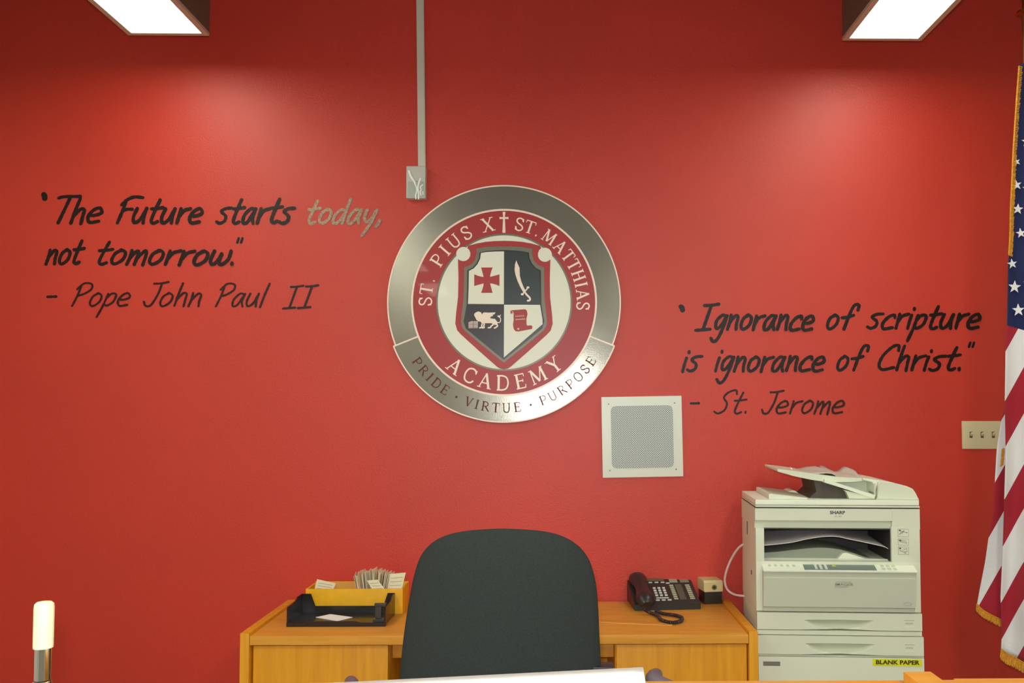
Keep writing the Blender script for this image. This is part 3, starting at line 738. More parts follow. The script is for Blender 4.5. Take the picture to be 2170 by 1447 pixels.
for r in range(4):
    for c in range(3): key('key', .026+c*.0195, .038+c*.0195, .048+r*.0185, .058+r*.0185, M_key)
key('key', .026, .078, .031, .036, M_key)
for c in range(3): key('key', .022+c*.024, .038+c*.024, .014, .021, M_key)
for r in range(8): key('label_strip', .098, .116, .022+r*.0145, .031+r*.0145, M_lbl, .0015)
for r in range(8): key('label_strip', .164, .184, .022+r*.0145, .031+r*.0145, M_lbl, .0015)
key('label_card', .122, .150, .02, .135, mat('card_green_grey', (84, 88, 74), .5), .001)
for c in range(3): key('key', .016+c*.026, .032+c*.026, .150, .155, M_key)
key('key', .088, .104, .143, .148, M_key)
key('display', .010, .085, .165, .186, M_lcd, .002)
key('label_card', .105, .140, .150, .186, mat('card_greenish', (150, 152, 124), .5), .001)
key('label_card', .150, .188, .150, .188, mat('card_greenish2', (120, 128, 100), .5), .001)
# handset: thick bar with two cups along the left edge
b = NB(); hp = [(-.054, .000), (-.058, .03), (-.06, .09), (-.06, .15), (-.058, .19)]
prof = [(-.006, .0, .018), (0.008, .004, .030), (.03, .006, .034), (.055, .004, .031), (.085, .008, .024), (.13, .008, .024), (.16, .006, .030), (.185, .004, .033), (.205, .002, .030), (.216, .0, .018)]
rings = []
for v, dh, r in prof:
    ring = []
    for k in range(16):
        a = 2*math.pi*k/16
        ring.append(b.verts.new(on_ph(-.024-.03*v+r*1.12*math.cos(a), v-.034, .014+dh+r*.85*math.sin(a)*(1.0 if math.sin(a) > 0 else .8))))
    rings.append(ring)
for i in range(len(rings)-1):
    for k in range(16): b.faces.new((rings[i][k], rings[i][(k+1) % 16], rings[i+1][(k+1) % 16], rings[i+1][k]))
b.faces.new(rings[0]); b.faces.new(rings[-1])
obj('handset', b, M_ph2, te, local=True)
# coiled cord on the desk
path = [desk_pt(x, y, z) for x, y, z in ((1362, 1288, ZD+.03), (1375, 1297, ZD+.012), (1392, 1303, ZD+.009), (1403, 1314, ZD+.009), (1425, 1319, ZD+.009), (1443, 1315, ZD+.009), (1444, 1308, ZD+.009), (1428, 1303, ZD+.009), (1405, 1300, ZD+.009), (1390, 1294, ZD+.012))]
pth = crom([tuple(p_) for p_ in path], 40)
# keep even spacing then wind a helix around the path
ln = [0]
for i in range(1, len(pth)): ln.append(ln[-1]+(pth[i]-pth[i-1]).length)
tot = ln[-1]; hl = []; turns = tot/.0058; NS = int(turns*9)
j = 0
for k in range(NS+1):
    s = tot*k/NS
    while j < len(ln)-2 and ln[j+1] < s: j += 1
    f = (s-ln[j])/max(1e-9, ln[j+1]-ln[j]); p_ = pth[j].lerp(pth[j+1], f)
    t = (pth[min(j+2, len(pth)-1)]-pth[max(j-1, 0)]).normalized(); n1 = t.cross(Vector((0, 0, 1))).normalized(); n2 = n1.cross(t)
    a = 2*math.pi*k/9
    hl.append(p_+.0050*(math.cos(a)*n1+math.sin(a)*n2))
b = NB(); tube(b, hl, .0024, 6)
obj('coiled_cord', b, mat('cord_brown_black', (52, 36, 36), .4), te)

# ================================================================ ELECTRIC PENCIL SHARPENER
p0 = desk_pt(1494, 1281); p1 = desk_pt(1531, 1279)
sw_ = p1.x-p0.x; sy = p0.y
ps = thing('pencil_sharpener', 'electric pencil sharpener with beige top and dark base beside the telephone', 'sharpener', (p0.x, sy, ZD+.0005), math.radians(9))
hzs = PX(1510, 1231, sy).z-ZD; hm = PX(1510, 1255, sy).z-ZD
b = NB(); box(b, 0, sw_, .004, .115, 0, hm, .003); obj('shavings_bin', b, mat('smoke_plastic', (44, 44, 40), .2), ps, local=True)
b = NB(); prism(b, [(-.002, hm+.001), (-.002, hzs-.008), (.006, hzs), (.118, hzs+.002), (.122, hm+.001)], 'x', -.004, sw_+.002, .002)
obj('beige_housing', b, mat('beige_plastic', (206, 190, 138), .45, var=.04), ps, local=True)
b = NB(); lathe(b, [(.011, -.0045), (.0085, -.0025)], (sw_*.52, 0, hm+(hzs-hm)*.42), 16, 'y'); obj('pencil_hole_ring', b, mat('ring_olive', (110, 106, 66), .4), ps, local=True)
b = NB(); lathe(b, [(.0055, -.0052), (.0055, -.0042)], (sw_*.52, 0, hm+(hzs-hm)*.42), 16, 'y'); obj('pencil_hole', b, M_em_dark, ps, local=True)

# ================================================================ COPIER
SC = 582.0; YC = 3.292
c0 = PX(1602, 1200, YC)
cr = math.radians(-3.6)
cpx = thing('photocopier', 'cream office photocopier with paper drawers standing right of the oak desk', 'copier', (c0.x, YC, 0), cr)
def U(px): return (px-1600)/SC
def Z(py): return CZ-(py-VP[1]+2.5)/SC
CW = U(1948); CD = .35
M_cop = mat('copier_cream', (218, 222, 198), .5, var=.02, vscale=4)
M_cop2 = mat('copier_grey_cream', (202, 206, 184), .5)
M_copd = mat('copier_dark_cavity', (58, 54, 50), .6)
M_copl = mat('copier_light_edge', (236, 240, 218), .45)
def cb(name, x0, x1, y0, y1, z0, z1, m=M_cop, bev=.003, parent=None):
    b = NB(); box(b, x0, x1, y0, y1, z0, z1, bev); return obj(name, b, m, cpx, local=True)
def scoop_panel(name, x0, x1, z0, z1, yf, hx0, hx1, hz, dep=.045, arch=.004, m=M_cop, parent=None):
    """drawer front: a grid pressed in below hz between hx0..hx1, its bottom edge arched up"""
    b = NB(); nx, nz = 72, 16; V = []
    # keep one grid row exactly at hz so the upper lip is crisp
    fz = (hz-z0)/(z1-z0); kz = 11
    zs = [z0+(hz-z0)*k/kz for k in range(kz)] + [hz-.0004, hz+.0006] + [hz+(z1-hz)*k/4 for k in range(1, 5)]
    for z in zs:
        row = []
        for i in range(nx+1):
            x = x0+(x1-x0)*i/nx
            u = (x-(hx0+hx1)/2)/((hx1-hx0)/2); d = 0; arc_ = 0
            if abs(u) < 1.25: arc_ = arch*max(0, math.cos(u/1.25*math.pi/2))**1.5*(1-(z-z0)/(z1-z0))
            if abs(u) < 1 and z < hz:
                q = (hz-z)/((hz-z0)*1.05*(1-u*u)**.8+1e-6)
                d = dep*max(0, 1-q*q)*(1-u**4)
            row.append(b.verts.new((x, yf+d, z+arc_)))
        V.append(row)
    for j in range(len(V)-1):
        for i in range(nx): b.faces.new((V[j][i], V[j][i+1], V[j+1][i+1], V[j+1][i]))
    # sides back to the body
    per = V[0] + [r[-1] for r in V[1:]] + list(reversed(V[-1][:-1])) + [r[0] for r in reversed(V[1:-1])]
    back = [b.verts.new((v.co.x, yf+.060, v.co.z)) for v in per]
    for i in range(len(per)): b.faces.new((per[i], per[(i+1) % len(per)], back[(i+1) % len(per)], back[i]))
    b.faces.new(back)
    return obj(name, b, m, parent or cpx, local=parent is None)
hx0, hx1 = U(1702), U(1846)
cb('stand_cabinet', -.004+U(1603), U(1953), .010, CD, .03, Z(1389))
b = NB(); 
for x in (.04, CW-.04):
    for y in (.05, CD-.05): lathe(b, [(.02, 0), (.02, .029)], (x, y, 0), 12)
obj('stand_caster', b, M_blk, cpx, local=True)
cb('stand_door', U(1603), U(1951), -.004, .012, .05, Z(1391.5), M_cop, .003)
cb('drawer_housing', U(1602), U(1950), .055, CD, Z(1388), Z(1347), M_cop, .002)
scoop_panel('paper_drawer', U(1602), U(1950), Z(1386), Z(1347), -.006, hx0+.003, hx1+.003, Z(1363))
cb('joining_strip', U(1601), U(1948), .000, CD, Z(1345.5), Z(1336), M_cop, .002)
cb('drawer_housing', U(1601), U(1948), .055, CD, Z(1335.5), Z(1298), M_cop, .002)
scoop_panel('paper_drawer', U(1601), U(1947.5), Z(1334), Z(1298), -.006, hx0, hx1, Z(1313.5))
# engine and front cover
cb('engine_body', U(1600), U(1947), .000, CD, Z(1296), Z(1190), M_cop, .003)
zt0 = Z(1190); zt1 = Z(1206)
b = NB(); prism(b, [(.004, Z(1295)), (-.008, Z(1295)), (-.012, Z(1286)), (-.020, Z(1284)), (-.034, Z(1230)), (-.036, Z(1222)), (-.030, Z(1220)), (-.040, Z(1206)-.001), (.004, Z(1206)-.001)], 'x', U(1613), U(1932), .0015)
fc = obj('front_cover', b, M_cop2, cpx, local=True)
b = NB(); prism(b, [(-.042, zt1-.004), (-.043, zt1), (.045, zt0+.004), (.045, zt1-.02), (.0, zt1-.004)], 'x', U(1612), U(1933), .001)
cpn = obj('control_panel', b, M_copl, cpx, local=True)
slp = math.atan2((zt0+.004)-zt1, .088)
def on_cp(u, v, h=0): return Vector((u, -.043+v*math.cos(slp)-h*math.sin(slp), zt1+v*math.sin(slp)+h*math.cos(slp)))
def cpkey(name, u0, u1, v0, v1, m, h=.002, sk=0.0):
    b = NB(); A = [b.verts.new(on_cp(u, v, -.001)) for u, v in ((u0, v0), (u1, v0), (u1-sk, v1), (u0-sk, v1))]
    B = [b.verts.new(on_cp(u, v, h)) for u, v in ((u0, v0), (u1, v0), (u1-sk, v1), (u0-sk, v1))]
    b.faces.new(A); b.faces.new(B)
    for k in range(4): b.faces.new((A[k], A[(k+1) % 4], B[(k+1) % 4], B[k]))
    return obj(name, b, m, cpx, local=True, sm=False)
cpkey('display_panel', U(1699), U(1850), .008, .078, mat('panel_slate', (120, 134, 124), .3), .001)
for k in range(3): cpkey('panel_key', U(1722)+k*.018, U(1722)+k*.018+.009, .012, .062, M_key, .0025)
cpkey('panel_key', U(1760), U(1768), .03, .05, mat('key_amber', (190, 190, 120), .4), .0025)
for k in range(5): cpkey('panel_key', U(1625)+k*.022, U(1625)+k*.022+.010, .03, .042, M_cop2, .002)
for r in range(3):
    for k in range(3): cpkey('panel_key', U(1862)+k*.020, U(1862)+k*.020+.012, .012+r*.022, .025+r*.022, M_cop2, .002)
# cavity walls
zc0, zc1 = Z(1190), Z(1121)
cb('left_pillar', U(1600), U(1618), .000, CD, zc0-.002, zc1+.002, M_cop, .002)
cb('right_pillar', U(1887), U(1947), .000, CD, zc0-.002, zc1+.01, M_cop, .003)
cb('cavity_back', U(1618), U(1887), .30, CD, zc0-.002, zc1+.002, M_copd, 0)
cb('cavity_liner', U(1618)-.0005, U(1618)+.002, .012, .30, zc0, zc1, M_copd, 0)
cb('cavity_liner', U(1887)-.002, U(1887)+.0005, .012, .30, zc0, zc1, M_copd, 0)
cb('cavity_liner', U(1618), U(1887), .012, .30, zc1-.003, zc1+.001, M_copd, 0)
# humped output tray
b = NB(); ny = 8; R = []
hump = [(1618, 1180), (1650, 1178), (1690, 1173), (1740, 1168), (1780, 1170), (1815, 1178), (1850, 1189), (1886, 1192)]
hs_ = [(v.x, v.y) for v in crom(hump, 4)]
prism(b, [(U(x), Z(y)) for x, y in hs_]+[(U(1886), zc0-.004), (U(1618), zc0-.004)], 'y', .08, .30)
obj('output_tray', b, mat('output_tray_grey', (150, 156, 138), .5), cpx, local=True)
b = NB(); prism(b, [(U(1780), zc0), (U(1793), Z(1177)), (U(1800), Z(1176)), (U(1842), Z(1189)), (U(1842), zc0)], 'y', .055, .078, .001); obj('tray_flap', b, M_copl, cpx, local=True)
# scanner block: front band then undercut
b = NB(); prism(b, [(0, Z(1077.5)), (0, Z(1103)), (.012, Z(1104)), (.02, Z(1121)), (CD, Z(1121)), (CD, Z(1077.5))], 'x', U(1599), U(1889), .0015)
obj('scanner_body', b, M_cop, cpx, local=True)
b = NB(); prism(b, [(U(1889), Z(1077.5)), (U(1889), Z(1108)), (U(1889), Z(1121)), (U(1948), Z(1121)), (U(1948), Z(1077.5))], 'y', 0.001, CD, .002)
obj('scanner_end', b, M_cop, cpx, local=True)
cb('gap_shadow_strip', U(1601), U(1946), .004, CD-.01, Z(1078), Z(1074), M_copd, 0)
cb('document_lid', U(1600), U(1947), -.003, CD, Z(1074.5), Z(1071), M_cop, .001)
cb('document_lid', U(1600), U(1946), -.002, CD, Z(1070), Z(1059), M_copl, .003)
# raised shallow wedge on the lid
b = NB(); prism(b, [(U(1632), Z(1059)), (U(1632), Z(1049)), (U(1636), Z(1048)), (U(1715), Z(1057)), (U(1715), Z(1059))], 'y', .03, .33, .001); obj('exit_ramp', b, M_cop, cpx, local=True)
b = NB(); lathe(b, [(.026, -.0), (.026, .10)], (U(1708), .25, Z(1059)-.014), 20, 'y'); obj('lid_roller', b, M_copl, cpx, local=True)
# document feeder
def Uk(px, py, yr):
    k = 1+yr/YC
    return (((px-VP[0])*k-(1602-VP[0]))/SC*1.0 + yr*math.sin(cr), CZ-(py-VP[1])*k/SC)
def Uc(x, y, yr=0.0): return Uk(1560+x/5.425, 980+y/5.425, yr)
def cprism(name, pts, y0, y1, m, bev=.002, lift=False):
    b = NB(); prism(b, [Uc(x, y, (y0+y1)/2*(.8 if lift else .35)) for x, y in pts], 'y', y0, y1, bev); return obj(name, b, m, cpx, local=True)
fd = cprism('feeder_body', [(1582, 418), (1590, 380), (1602, 222), (1640, 205), (1800, 235), (1925, 266), (1990, 296), (2020, 340), (2052, 412), (2060, 428)], .015, .36, M_cop, .004)
cprism('feeder_roof', [(1440, 178), (1640, 204), (1800, 234), (1800, 246), (1600, 224), (1580, 340), (1560, 342), (1552, 222), (1445, 205)], .03, .35, M_copl, .001)
cprism('output_bar', [(1010, 196), (1002, 232), (1200, 292), (1420, 366), (1568, 412), (1582, 372), (1400, 318), (1210, 255)], .02, .30, M_copl, .002)
cprism('bracket', [(1236, 318), (1265, 350), (1290, 420), (1580, 420), (1570, 408), (1420, 366)], .03, .28, M_cop, .001)
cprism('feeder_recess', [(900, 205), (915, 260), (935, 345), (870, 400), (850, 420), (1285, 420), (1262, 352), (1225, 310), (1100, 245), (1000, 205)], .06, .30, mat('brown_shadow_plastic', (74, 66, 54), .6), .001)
cprism('feeder_back_plate', [(1100, 190), (1560, 222), (1575, 370), (1420, 330), (1210, 255), (1080, 210)], .12, .32, M_cop, .001)
it = cprism('input_tray', [(436, 64), (428, 78), (440, 96), (600, 140), (800, 182), (1000, 210), (1300, 205), (1445, 190), (1440, 170), (1100, 150), (780, 108), (640, 88)], .05, .34, M_cop, .003, True)
cprism('tray_guide', [(655, 92), (665, 72), (680, 92)], .20, .23, M_copl, 0, True)
cb('latch', U(1853), U(1857), .008, .016, Z(1048), Z(1024), M_cop2, .0005)
# side vents, keyhole
b = NB()
box(b, -.0015, .002, .10, .112, Z(1230), Z(1221))
box(b, -.001, .002, .20, .215, Z(1150), Z(1118)); 
obj('side_slot', b, M_copd, cpx, local=True)
# print
C3 = lambda yy: (lambda x, z, o: Vector((x, yy-o, z)))
def ctext(body, px, py, size, yy, m, sx=1.0, bold=0.0, name='printed_text', dz=0):
    b = text_bm(body, size, lambda x, y, o: Vector((U(px)+x, yy-o, Z(py)+y)), .0005, sx, bold)
    return obj(name, b, m, cpx, local=True, sm=False)
M_txt = mat('print_dark', (70, 70, 66), .5); M_txt2 = mat('print_grey', (140, 140, 126), .5)
ctext('SHARP', 1774, 1086, .0165, 0, M_txt, 1.12, .0006)
ctext('AR-205', 1775, 1094, .009, 0, M_txt2, 1.0)
ctext('IMAGER', 1781, 1234.5, .0125, -.0345, M_txt2, 1.5, .0002)
b = NB()
for yy, x0, x1 in ((1229.3, 1764, 1796), (1239.6, 1762, 1790)):
    ribbon(b, [(U(x0), Z(yy)), (U(x1), Z(yy))], .0012, C3(-.0345), .0004, False)
obj('printed_line', b, M_txt2, cpx, local=True)
b = NB(); e0 = [(U(1914)+.014*math.cos(a*.3), Z(1275)+.006*math.sin(a*.3)) for a in range(22)]
ribbon(b, e0, .0012, C3(-.0265), .0004, False)
obj('printed_mark', b, mat('print_mauve', (160, 152, 164), .5), cpx, local=True)
b = NB(); box(b, U(1843), U(1946), -.0052, -.0042, Z(1408), Z(1393.5), .0)
yl = obj('yellow_sticker', b, mat('label_yellow', (224, 222, 20), .5), cpx, local=True)
ctext('BLANK PAPER', 1894.5, 1400.5, .0205, -.0053, mat('label_black', (60, 56, 16), .5), 1.22, .0008)
b = NB(); box(b, U(1613), U(1649), -.0050, -.0042, Z(1411), Z(1402)); obj('name_plate', b, mat('plate_grey', (120, 122, 108), .45), cpx, local=True)
b = NB()
for k in range(9): ribbon(b, [(U(1616+k*3.6), Z(1408)), (U(1617.5+k*3.6), Z(1405.5))], .0012, C3(-.005), .0003, False)
obj('plate_print', b, M_txt2, cpx, local=True)
for yy in (1312, 1363):
    b = NB(); ribbon(b, [(U(1911), Z(yy)), (U(1931), Z(yy))], .0012, C3(-.006), .0004, False)
    obj('printed_line', b, M_txt2, cpx, local=True)
    b = NB(); ribbon(b, [(U(1911), Z(yy+13)), (U(1931), Z(yy+13))], .0016, C3(-.006), .0004, False)
    obj('drawer_label_edge', b, M_copl, cpx, local=True)
    b = NB()
    for k in range(5): ribbon(b, [(U(1913+k*3.2), Z(yy+8)), (U(1914.5+k*3.2), Z(yy+5))], .0013, C3(-.006), .0003, False)
    obj('drawer_label_print', b, M_txt, cpx, local=True)
b = NB()     # three instruction pictograms on the pillar
for k, (y0_, y1_) in enumerate(((1120, 1136), (1141, 1154), (1158, 1174))):
    fr_ = [(1901, y0_), (1923, y0_), (1923, y1_), (1901, y1_), (1901, y0_)]
    ribbon(b, [(U(x), Z(y)) for x, y in fr_], .0009, C3(0), .0004, False)
    random.seed(k+3)
    zig = [(random.uniform(1903, 1921), random.uniform(y0_+2, y1_-2)) for _ in range(7)]
    ribbon(b, [(U(x), Z(y)) for x, y in zig], .0014, C3(0), .0004, False)
    ribbon(b, [(U(1903), Z(y0_+3)), (U(1907), Z(y0_+3))], .005, C3(0), .0004, False)
obj('pictogram_sticker', b, M_txt, cpx, local=True)
# curled sheet lying in the output slot
def copw(u, y, z): return WM[cpx.name] @ Vector((u, y, z))
pts_ = crom([(U(x), Z(y), 0) for x, y in ((1620, 1158), (1650, 1155), (1680, 1151), (1710, 1144), (1745, 1138.5), (1775, 1138), (1800, 1143), (1840, 1151), (1872, 1158), (1884, 1163))], 4)
b = NB(); ny = 6; V = [[b.verts.new(copw(p_.x, .022+.23*j/ny, p_.y+.012*j/ny)) for p_ in pts_] for j in range(ny+1)]
V2 = [[b.verts.new(copw(p_.x, .022+.23*j/ny, p_.y-.0022+.012*j/ny)) for p_ in pts_] for j in range(ny+1)]
for j in range(ny):
    for i in range(len(pts_)-1):
        b.faces.new((V[j][i], V[j][i+1], V[j+1][i+1], V[j+1][i])); b.faces.new((V2[j][i], V2[j][i+1], V2[j+1][i+1], V2[j+1][i]))
for A, B in ((V[0], V2[0]), (V[-1], V2[-1])):
    for i in range(len(A)-1): b.faces.new((A[i], A[i+1], B[i+1], B[i]))
for i in (0, -1):
    for j in range(ny): b.faces.new((V[j][i], V[j+1][i], V2[j+1][i], V2[j][i]))
tag(obj('curled_paper', b, mat('paper_shaded', (222, 212, 206), .6), loc=tuple(copw(U(1750), .13, Z(1150)))), 'bowed sheaf of paper in the copier output slot', 'paper')
# crumpled sheet on the feeder
random.seed(5)
b = NB(); nx, ny = 26, 8; tp = crom([(1700, 1000, 0), (1722, 999, 0), (1748, 997.5, 0), (1760, 1001, 0), (1772, 1012, 0), (1790, 1014, 0), (1806, 1010, 0), (1822, 1012, 0)], 5)
V = []
for j in range(ny+1):
    row = []
    for i, p_ in enumerate(tp):
        f = i/(len(tp)-1); bk = j/ny
        zz = Z(p_.y)+ (.004+.010*math.sin(f*9+bk*3)**2)*(bk**.7)*(.4+f) + (0.016*bk if 0.35 < f else 0.006*bk)
        row.append(b.verts.new(copw(Uk(p_.x, 1000, .15)[0]+random.uniform(-.001, .001), .07+.20*bk, zz-.012+random.uniform(-.0008, .0008))))
    V.append(row)
for j in range(ny):
    for i in range(len(tp)-1): b.faces.new((V[j][i], V[j][i+1], V[j+1][i+1], V[j+1][i]))
o = obj('crumpled_paper', b, mat('paper_grey', (206, 198, 186), .6), loc=tuple(copw(U(1765), .17, Z(1008))))
o.modifiers.new('thickness', 'SOLIDIFY').thickness = .0012
tag(o, 'crumpled sheet of paper lying on top of the copier feeder', 'paper')
# mains cable loop
random.seed(9)
loop = [PX(x, y, Y) for x, y, Y in ((1582, 1150, 3.60), (1566, 1160, 3.62), (1551, 1182, 3.64), (1540, 1208, 3.65), (1536, 1230, 3.66), (1541, 1248, 3.66), (1553, 1258, 3.65), (1568, 1262, 3.62), (1590, 1263, 3.60))]
b = NB(); tube(b, crom([tuple(p_) for p_ in loop], 8), .0048, 8)
tag(obj('cable', b, mat('cable_pinkish_white', (222, 196, 188), .45), loc=tuple(loop[4])), 'white cable looping out of the left side of the copier', 'cable')

# ================================================================ OFFICE CHAIR
YCH = 2.20
out = [(490, 930), (500, 800), (518, 640), (543, 480), (568, 350), (605, 240), (670, 158), (765, 104), (900, 73), (1080, 63), (1280, 71), (1420, 100), (1525, 160), (1598, 250), (1638, 380), (1653, 520), (1660, 680), (1668, 850), (1670, 930)]
O = [PX(660+x/2.7125, 1100+y/2.7125, YCH) for x, y in out]
zs_l = [(o_.z, o_.x) for o_ in O[:10]]; zs_r = [(o_.z, o_.x) for o_ in O[9:]]
def interp(tab, z):
    t = sorted(tab)
    if z <= t[0][0]: return t[0][1]
    if z >= t[-1][0]: return t[-1][1]
    for (a, x), (b_, y) in zip(t, t[1:]):
        if a <= z <= b_: return x+(y-x)*(z-a)/(b_-a)
ztop = O[9].z; zbot_v = O[0].z
smo = crom([tuple(o_) for o_ in O], 8)
ml = min(range(len(smo)), key=lambda i: -smo[i].z)
lt = [(v.z, v.x) for v in smo[:ml+1]]; rt = [(v.z, v.x) for v in smo[ml:]]
xcm = (O[0].x+O[-1].x)/2
rows = []
zlow = .60
N1 = 44
for k in range(N1+1):
    f = k/N1
    z = zlow + (ztop-.0002-zlow)*(1-(1-f)**2.2)
    if z >= zbot_v: l, r = interp(lt, z), interp(rt, z)
    else:
        q = (zbot_v-z)/(zbot_v-zlow); sh = .05*q**2.2
        l, r = interp(lt, zbot_v)+sh, interp(rt, zbot_v)-sh
    rows.append((z, l, r))
chx = xcm
ch = thing('office_chair', 'dark charcoal fabric office chair with tall rounded back before the oak desk', 'chair', (chx, YCH-.2, 0))
b = NB(); nu = 28; F_r, B_r = [], []
for z, l, r in rows:
    fr_, bk = [], []
    vf = max(0, 1-((z-zlow)/(ztop-zlow))**14)
    for i in range(nu+1):
        u = -math.cos(math.pi*i/nu); x = (l+r)/2+u*(r-l)/2
        th = (max(0, 1-abs(u)**3.2))**.5
        yy = YCH + .05*u*u*vf - .035*math.sin((z-zlow)/(ztop-zlow)*math.pi*1.0)*.4 + .02*((z-zlow)/(ztop-zlow))
        fr_.append(b.verts.new((x, yy-.036*th*(.25+.75*vf), z))); bk.append(b.verts.new((x, yy+.038*th*(.25+.75*vf), z)))
    F_r.append(fr_); B_r.append(bk)
for j in range(len(rows)-1):
    for i in range(nu):
        b.faces.new((F_r[j][i], F_r[j][i+1], F_r[j+1][i+1], F_r[j+1][i])); b.faces.new((B_r[j][i], B_r[j][i+1], B_r[j+1][i+1], B_r[j+1][i]))
for i in range(nu):
    b.faces.new((F_r[0][i], F_r[0][i+1], B_r[0][i+1], B_r[0][i])); b.faces.new((F_r[-1][i], F_r[-1][i+1], B_r[-1][i+1], B_r[-1][i]))
bmesh.ops.remove_doubles(b, verts=b.verts, dist=1e-5)
M_fab = mat('charcoal_fabric', (50, 55, 52), .95, spec=.25, bump=1.0, bscale=520, var=.16, vscale=260)
obj('backrest', b, M_fab, ch)
b = NB(); box(b, chx-.25, chx+.25, YCH-.50, YCH-.03, .50, .59, .035, 4); obj('seat', b, M_fab, ch)
M_cpl = mat('chair_plastic_dark', (40, 36, 38), .4)
b = NB(); box(b, chx-.03, chx+.03, YCH+.02, YCH+.05, .42, .95, .006); box(b, chx-.03, chx+.03, YCH-.3, YCH+.05, .40, .42, .004); obj('back_support', b, M_cpl, ch)
M_arm = mat('arm_pad_mauve_grey', (104, 92, 98), .5)
for s, tip, in_ in ((-1, PX(676, 1458, 2.0), PX(738, 1447, 2.0)), (1, PX(1494, 1447, 2.0), PX(1388, 1431, 2.0))):
    b = NB()
    # post up from under the seat
    xo = chx+s*.325
    tube(b, [tuple(v) for v in crom([(chx+s*.2, 1.95, .49), (xo-.02*s, 1.95, .50), (xo, 1.95, .60), (xo, 1.97, in_.z-.045)], 6)], .016, 10)
    ar = obj('armrest', b, M_cpl, ch)
    b = NB(); A = Vector((in_.x-s*.0, 2.02, in_.z-.017)); B = Vector((tip.x-s*.01, 1.90, tip.z-.032))
    A2 = Vector((in_.x+s*.02, 2.10, in_.z-.022))
    pc = crom([tuple(A2), tuple(A), tuple(A.lerp(B, .5)+Vector((0, 0, .006))), tuple(B)], 8); n = len(pc)
    rr = [.018*math.sqrt(max(.02, 1-(2*i/(n-1)-1)**4)) for i in range(n)]
    tube(b, [tuple(v) for v in pc], rr, 14)
    obj('arm_pad', b, M_arm, ar)
dkb = PX(1290, 1411, 2.25)
b = NB(); box(b, dkb.x-.045, dkb.x+.012, 2.22, 2.27, dkb.z-.06, dkb.z+.006, .006); obj('recline_lever', b, M_cpl, ch)
b = NB(); lathe(b, [(.03, .1), (.03, .3), (.02, .3), (.02, .49)], (chx, YCH-.25, 0), 20); obj('gas_column', b, M_cpl, ch)
for k in range(5):
    a = math.radians(90+72*k); ex, ey = chx+.27*math.cos(a), YCH-.25+.27*math.sin(a)
    b = NB(); tube(b, [(chx, YCH-.25, .12), (chx+.15*math.cos(a), YCH-.25+.15*math.sin(a), .10), (ex, ey, .075)], [.026, .02, .014], 10); obj('base_leg', b, M_cpl, ch)
    b = NB(); lathe(b, [(.02, -.022), (.027, -.018), (.027, .018), (.02, .022)], (ex, ey, .0275), 16, 'x'); obj('caster', b, M_blk, ch)

# ================================================================ RECEPTION COUNTER (its rear edge peeps into the frame)
CT = 1.07
def plane_pt(px, py, z):
    a_ = PX(px, py, 1.0); d = a_-Vector((0, 0, CZ)); return Vector((0, 0, CZ))+d*((z-CZ)/d.z)
YK = plane_pt(1500, 1442.0, CT).y
kx0 = PX(655, 1444, YK).x
ct = thing('reception_counter', 'light oak reception counter edge along the bottom of the photo', 'counter', (.35, YK-.2, 0))
kx1 = PX(1913, 1440, YK).x
b = NB(); box(b, kx0, kx1, YK-.42, YK, CT-.03, CT, .003); obj('counter_top', b, M_oakl, ct)
b = NB(); box(b, kx0+.01, 1.15, YK-.38, YK-.34, 0, CT-.031); obj('front_panel', b, M_oakv, ct)
b = NB(); box(b, kx0+.01, kx0+.035, YK-.338, YK-.03, 0, CT-.031); box(b, 1.10, 1.125, YK-.338, YK-.03, 0, CT-.04); obj('end_panel', b, M_oakv, ct)
za = PX(1914, 1422.5, YK-.01).z; x0_, x1_ = PX(1914, 1423, YK-.01).x, PX(1972, 1423, YK-.01).x
b = NB(); box(b, x0_, x1_, YK-.42, YK-.01, 0.0, za, .002); obj('divider_post', b, M_oak, ct)
zb = PX(2060, 1437, YK).z
b = NB(); box(b, PX(2020, 1437, YK).x, 1.18, YK-.40, YK, zb-.03, zb, .002); obj('side_top', b, M_oakl, ct)
b = NB(); box(b, x1_+.0005, PX(2020, 1437, YK).x-.0005, YK-.40, YK-.01, CT-.03, PX(2000, 1440, YK-.01).z, .002); obj('joint_piece', b, M_oak, ct)
# white sheets lying on the counter, far corner lifting
p_l = PX(688, 1449, YK-.04); p_r = PX(1363, 1415, YK-.04)
b = NB(); nx, ny = 24, 10; V = []
for j in range(ny+1):
    row = []
    for i in range(nx+1):
        f, g_ = i/nx, j/ny
        x = p_l.x+(p_r.x-p_l.x)*f - .006*g_ ; y = YK-.04-.24*g_
        top = p_l.z+(p_r.z-p_l.z)*f
        z = max(CT+.0035, (CT+.0035)+(top-CT-.0035)*(1-g_)**1.5)
        row.append(b.verts.new((x, y, z)))
    V.append(row)
for j in range(ny):
    for i in range(nx): b.faces.new((V[j][i], V[j][i+1], V[j+1][i+1], V[j+1][i]))
o = obj('paper_sheet', b, M_paper, loc=((p_l.x+p_r.x)/2, YK-.16, CT+.003))
sdm = o.modifiers.new('thickness', 'SOLIDIFY'); sdm.thickness = .003; sdm.offset = 0
tag(o, 'bright white paper lying on the counter in front of the chair', 'paper')

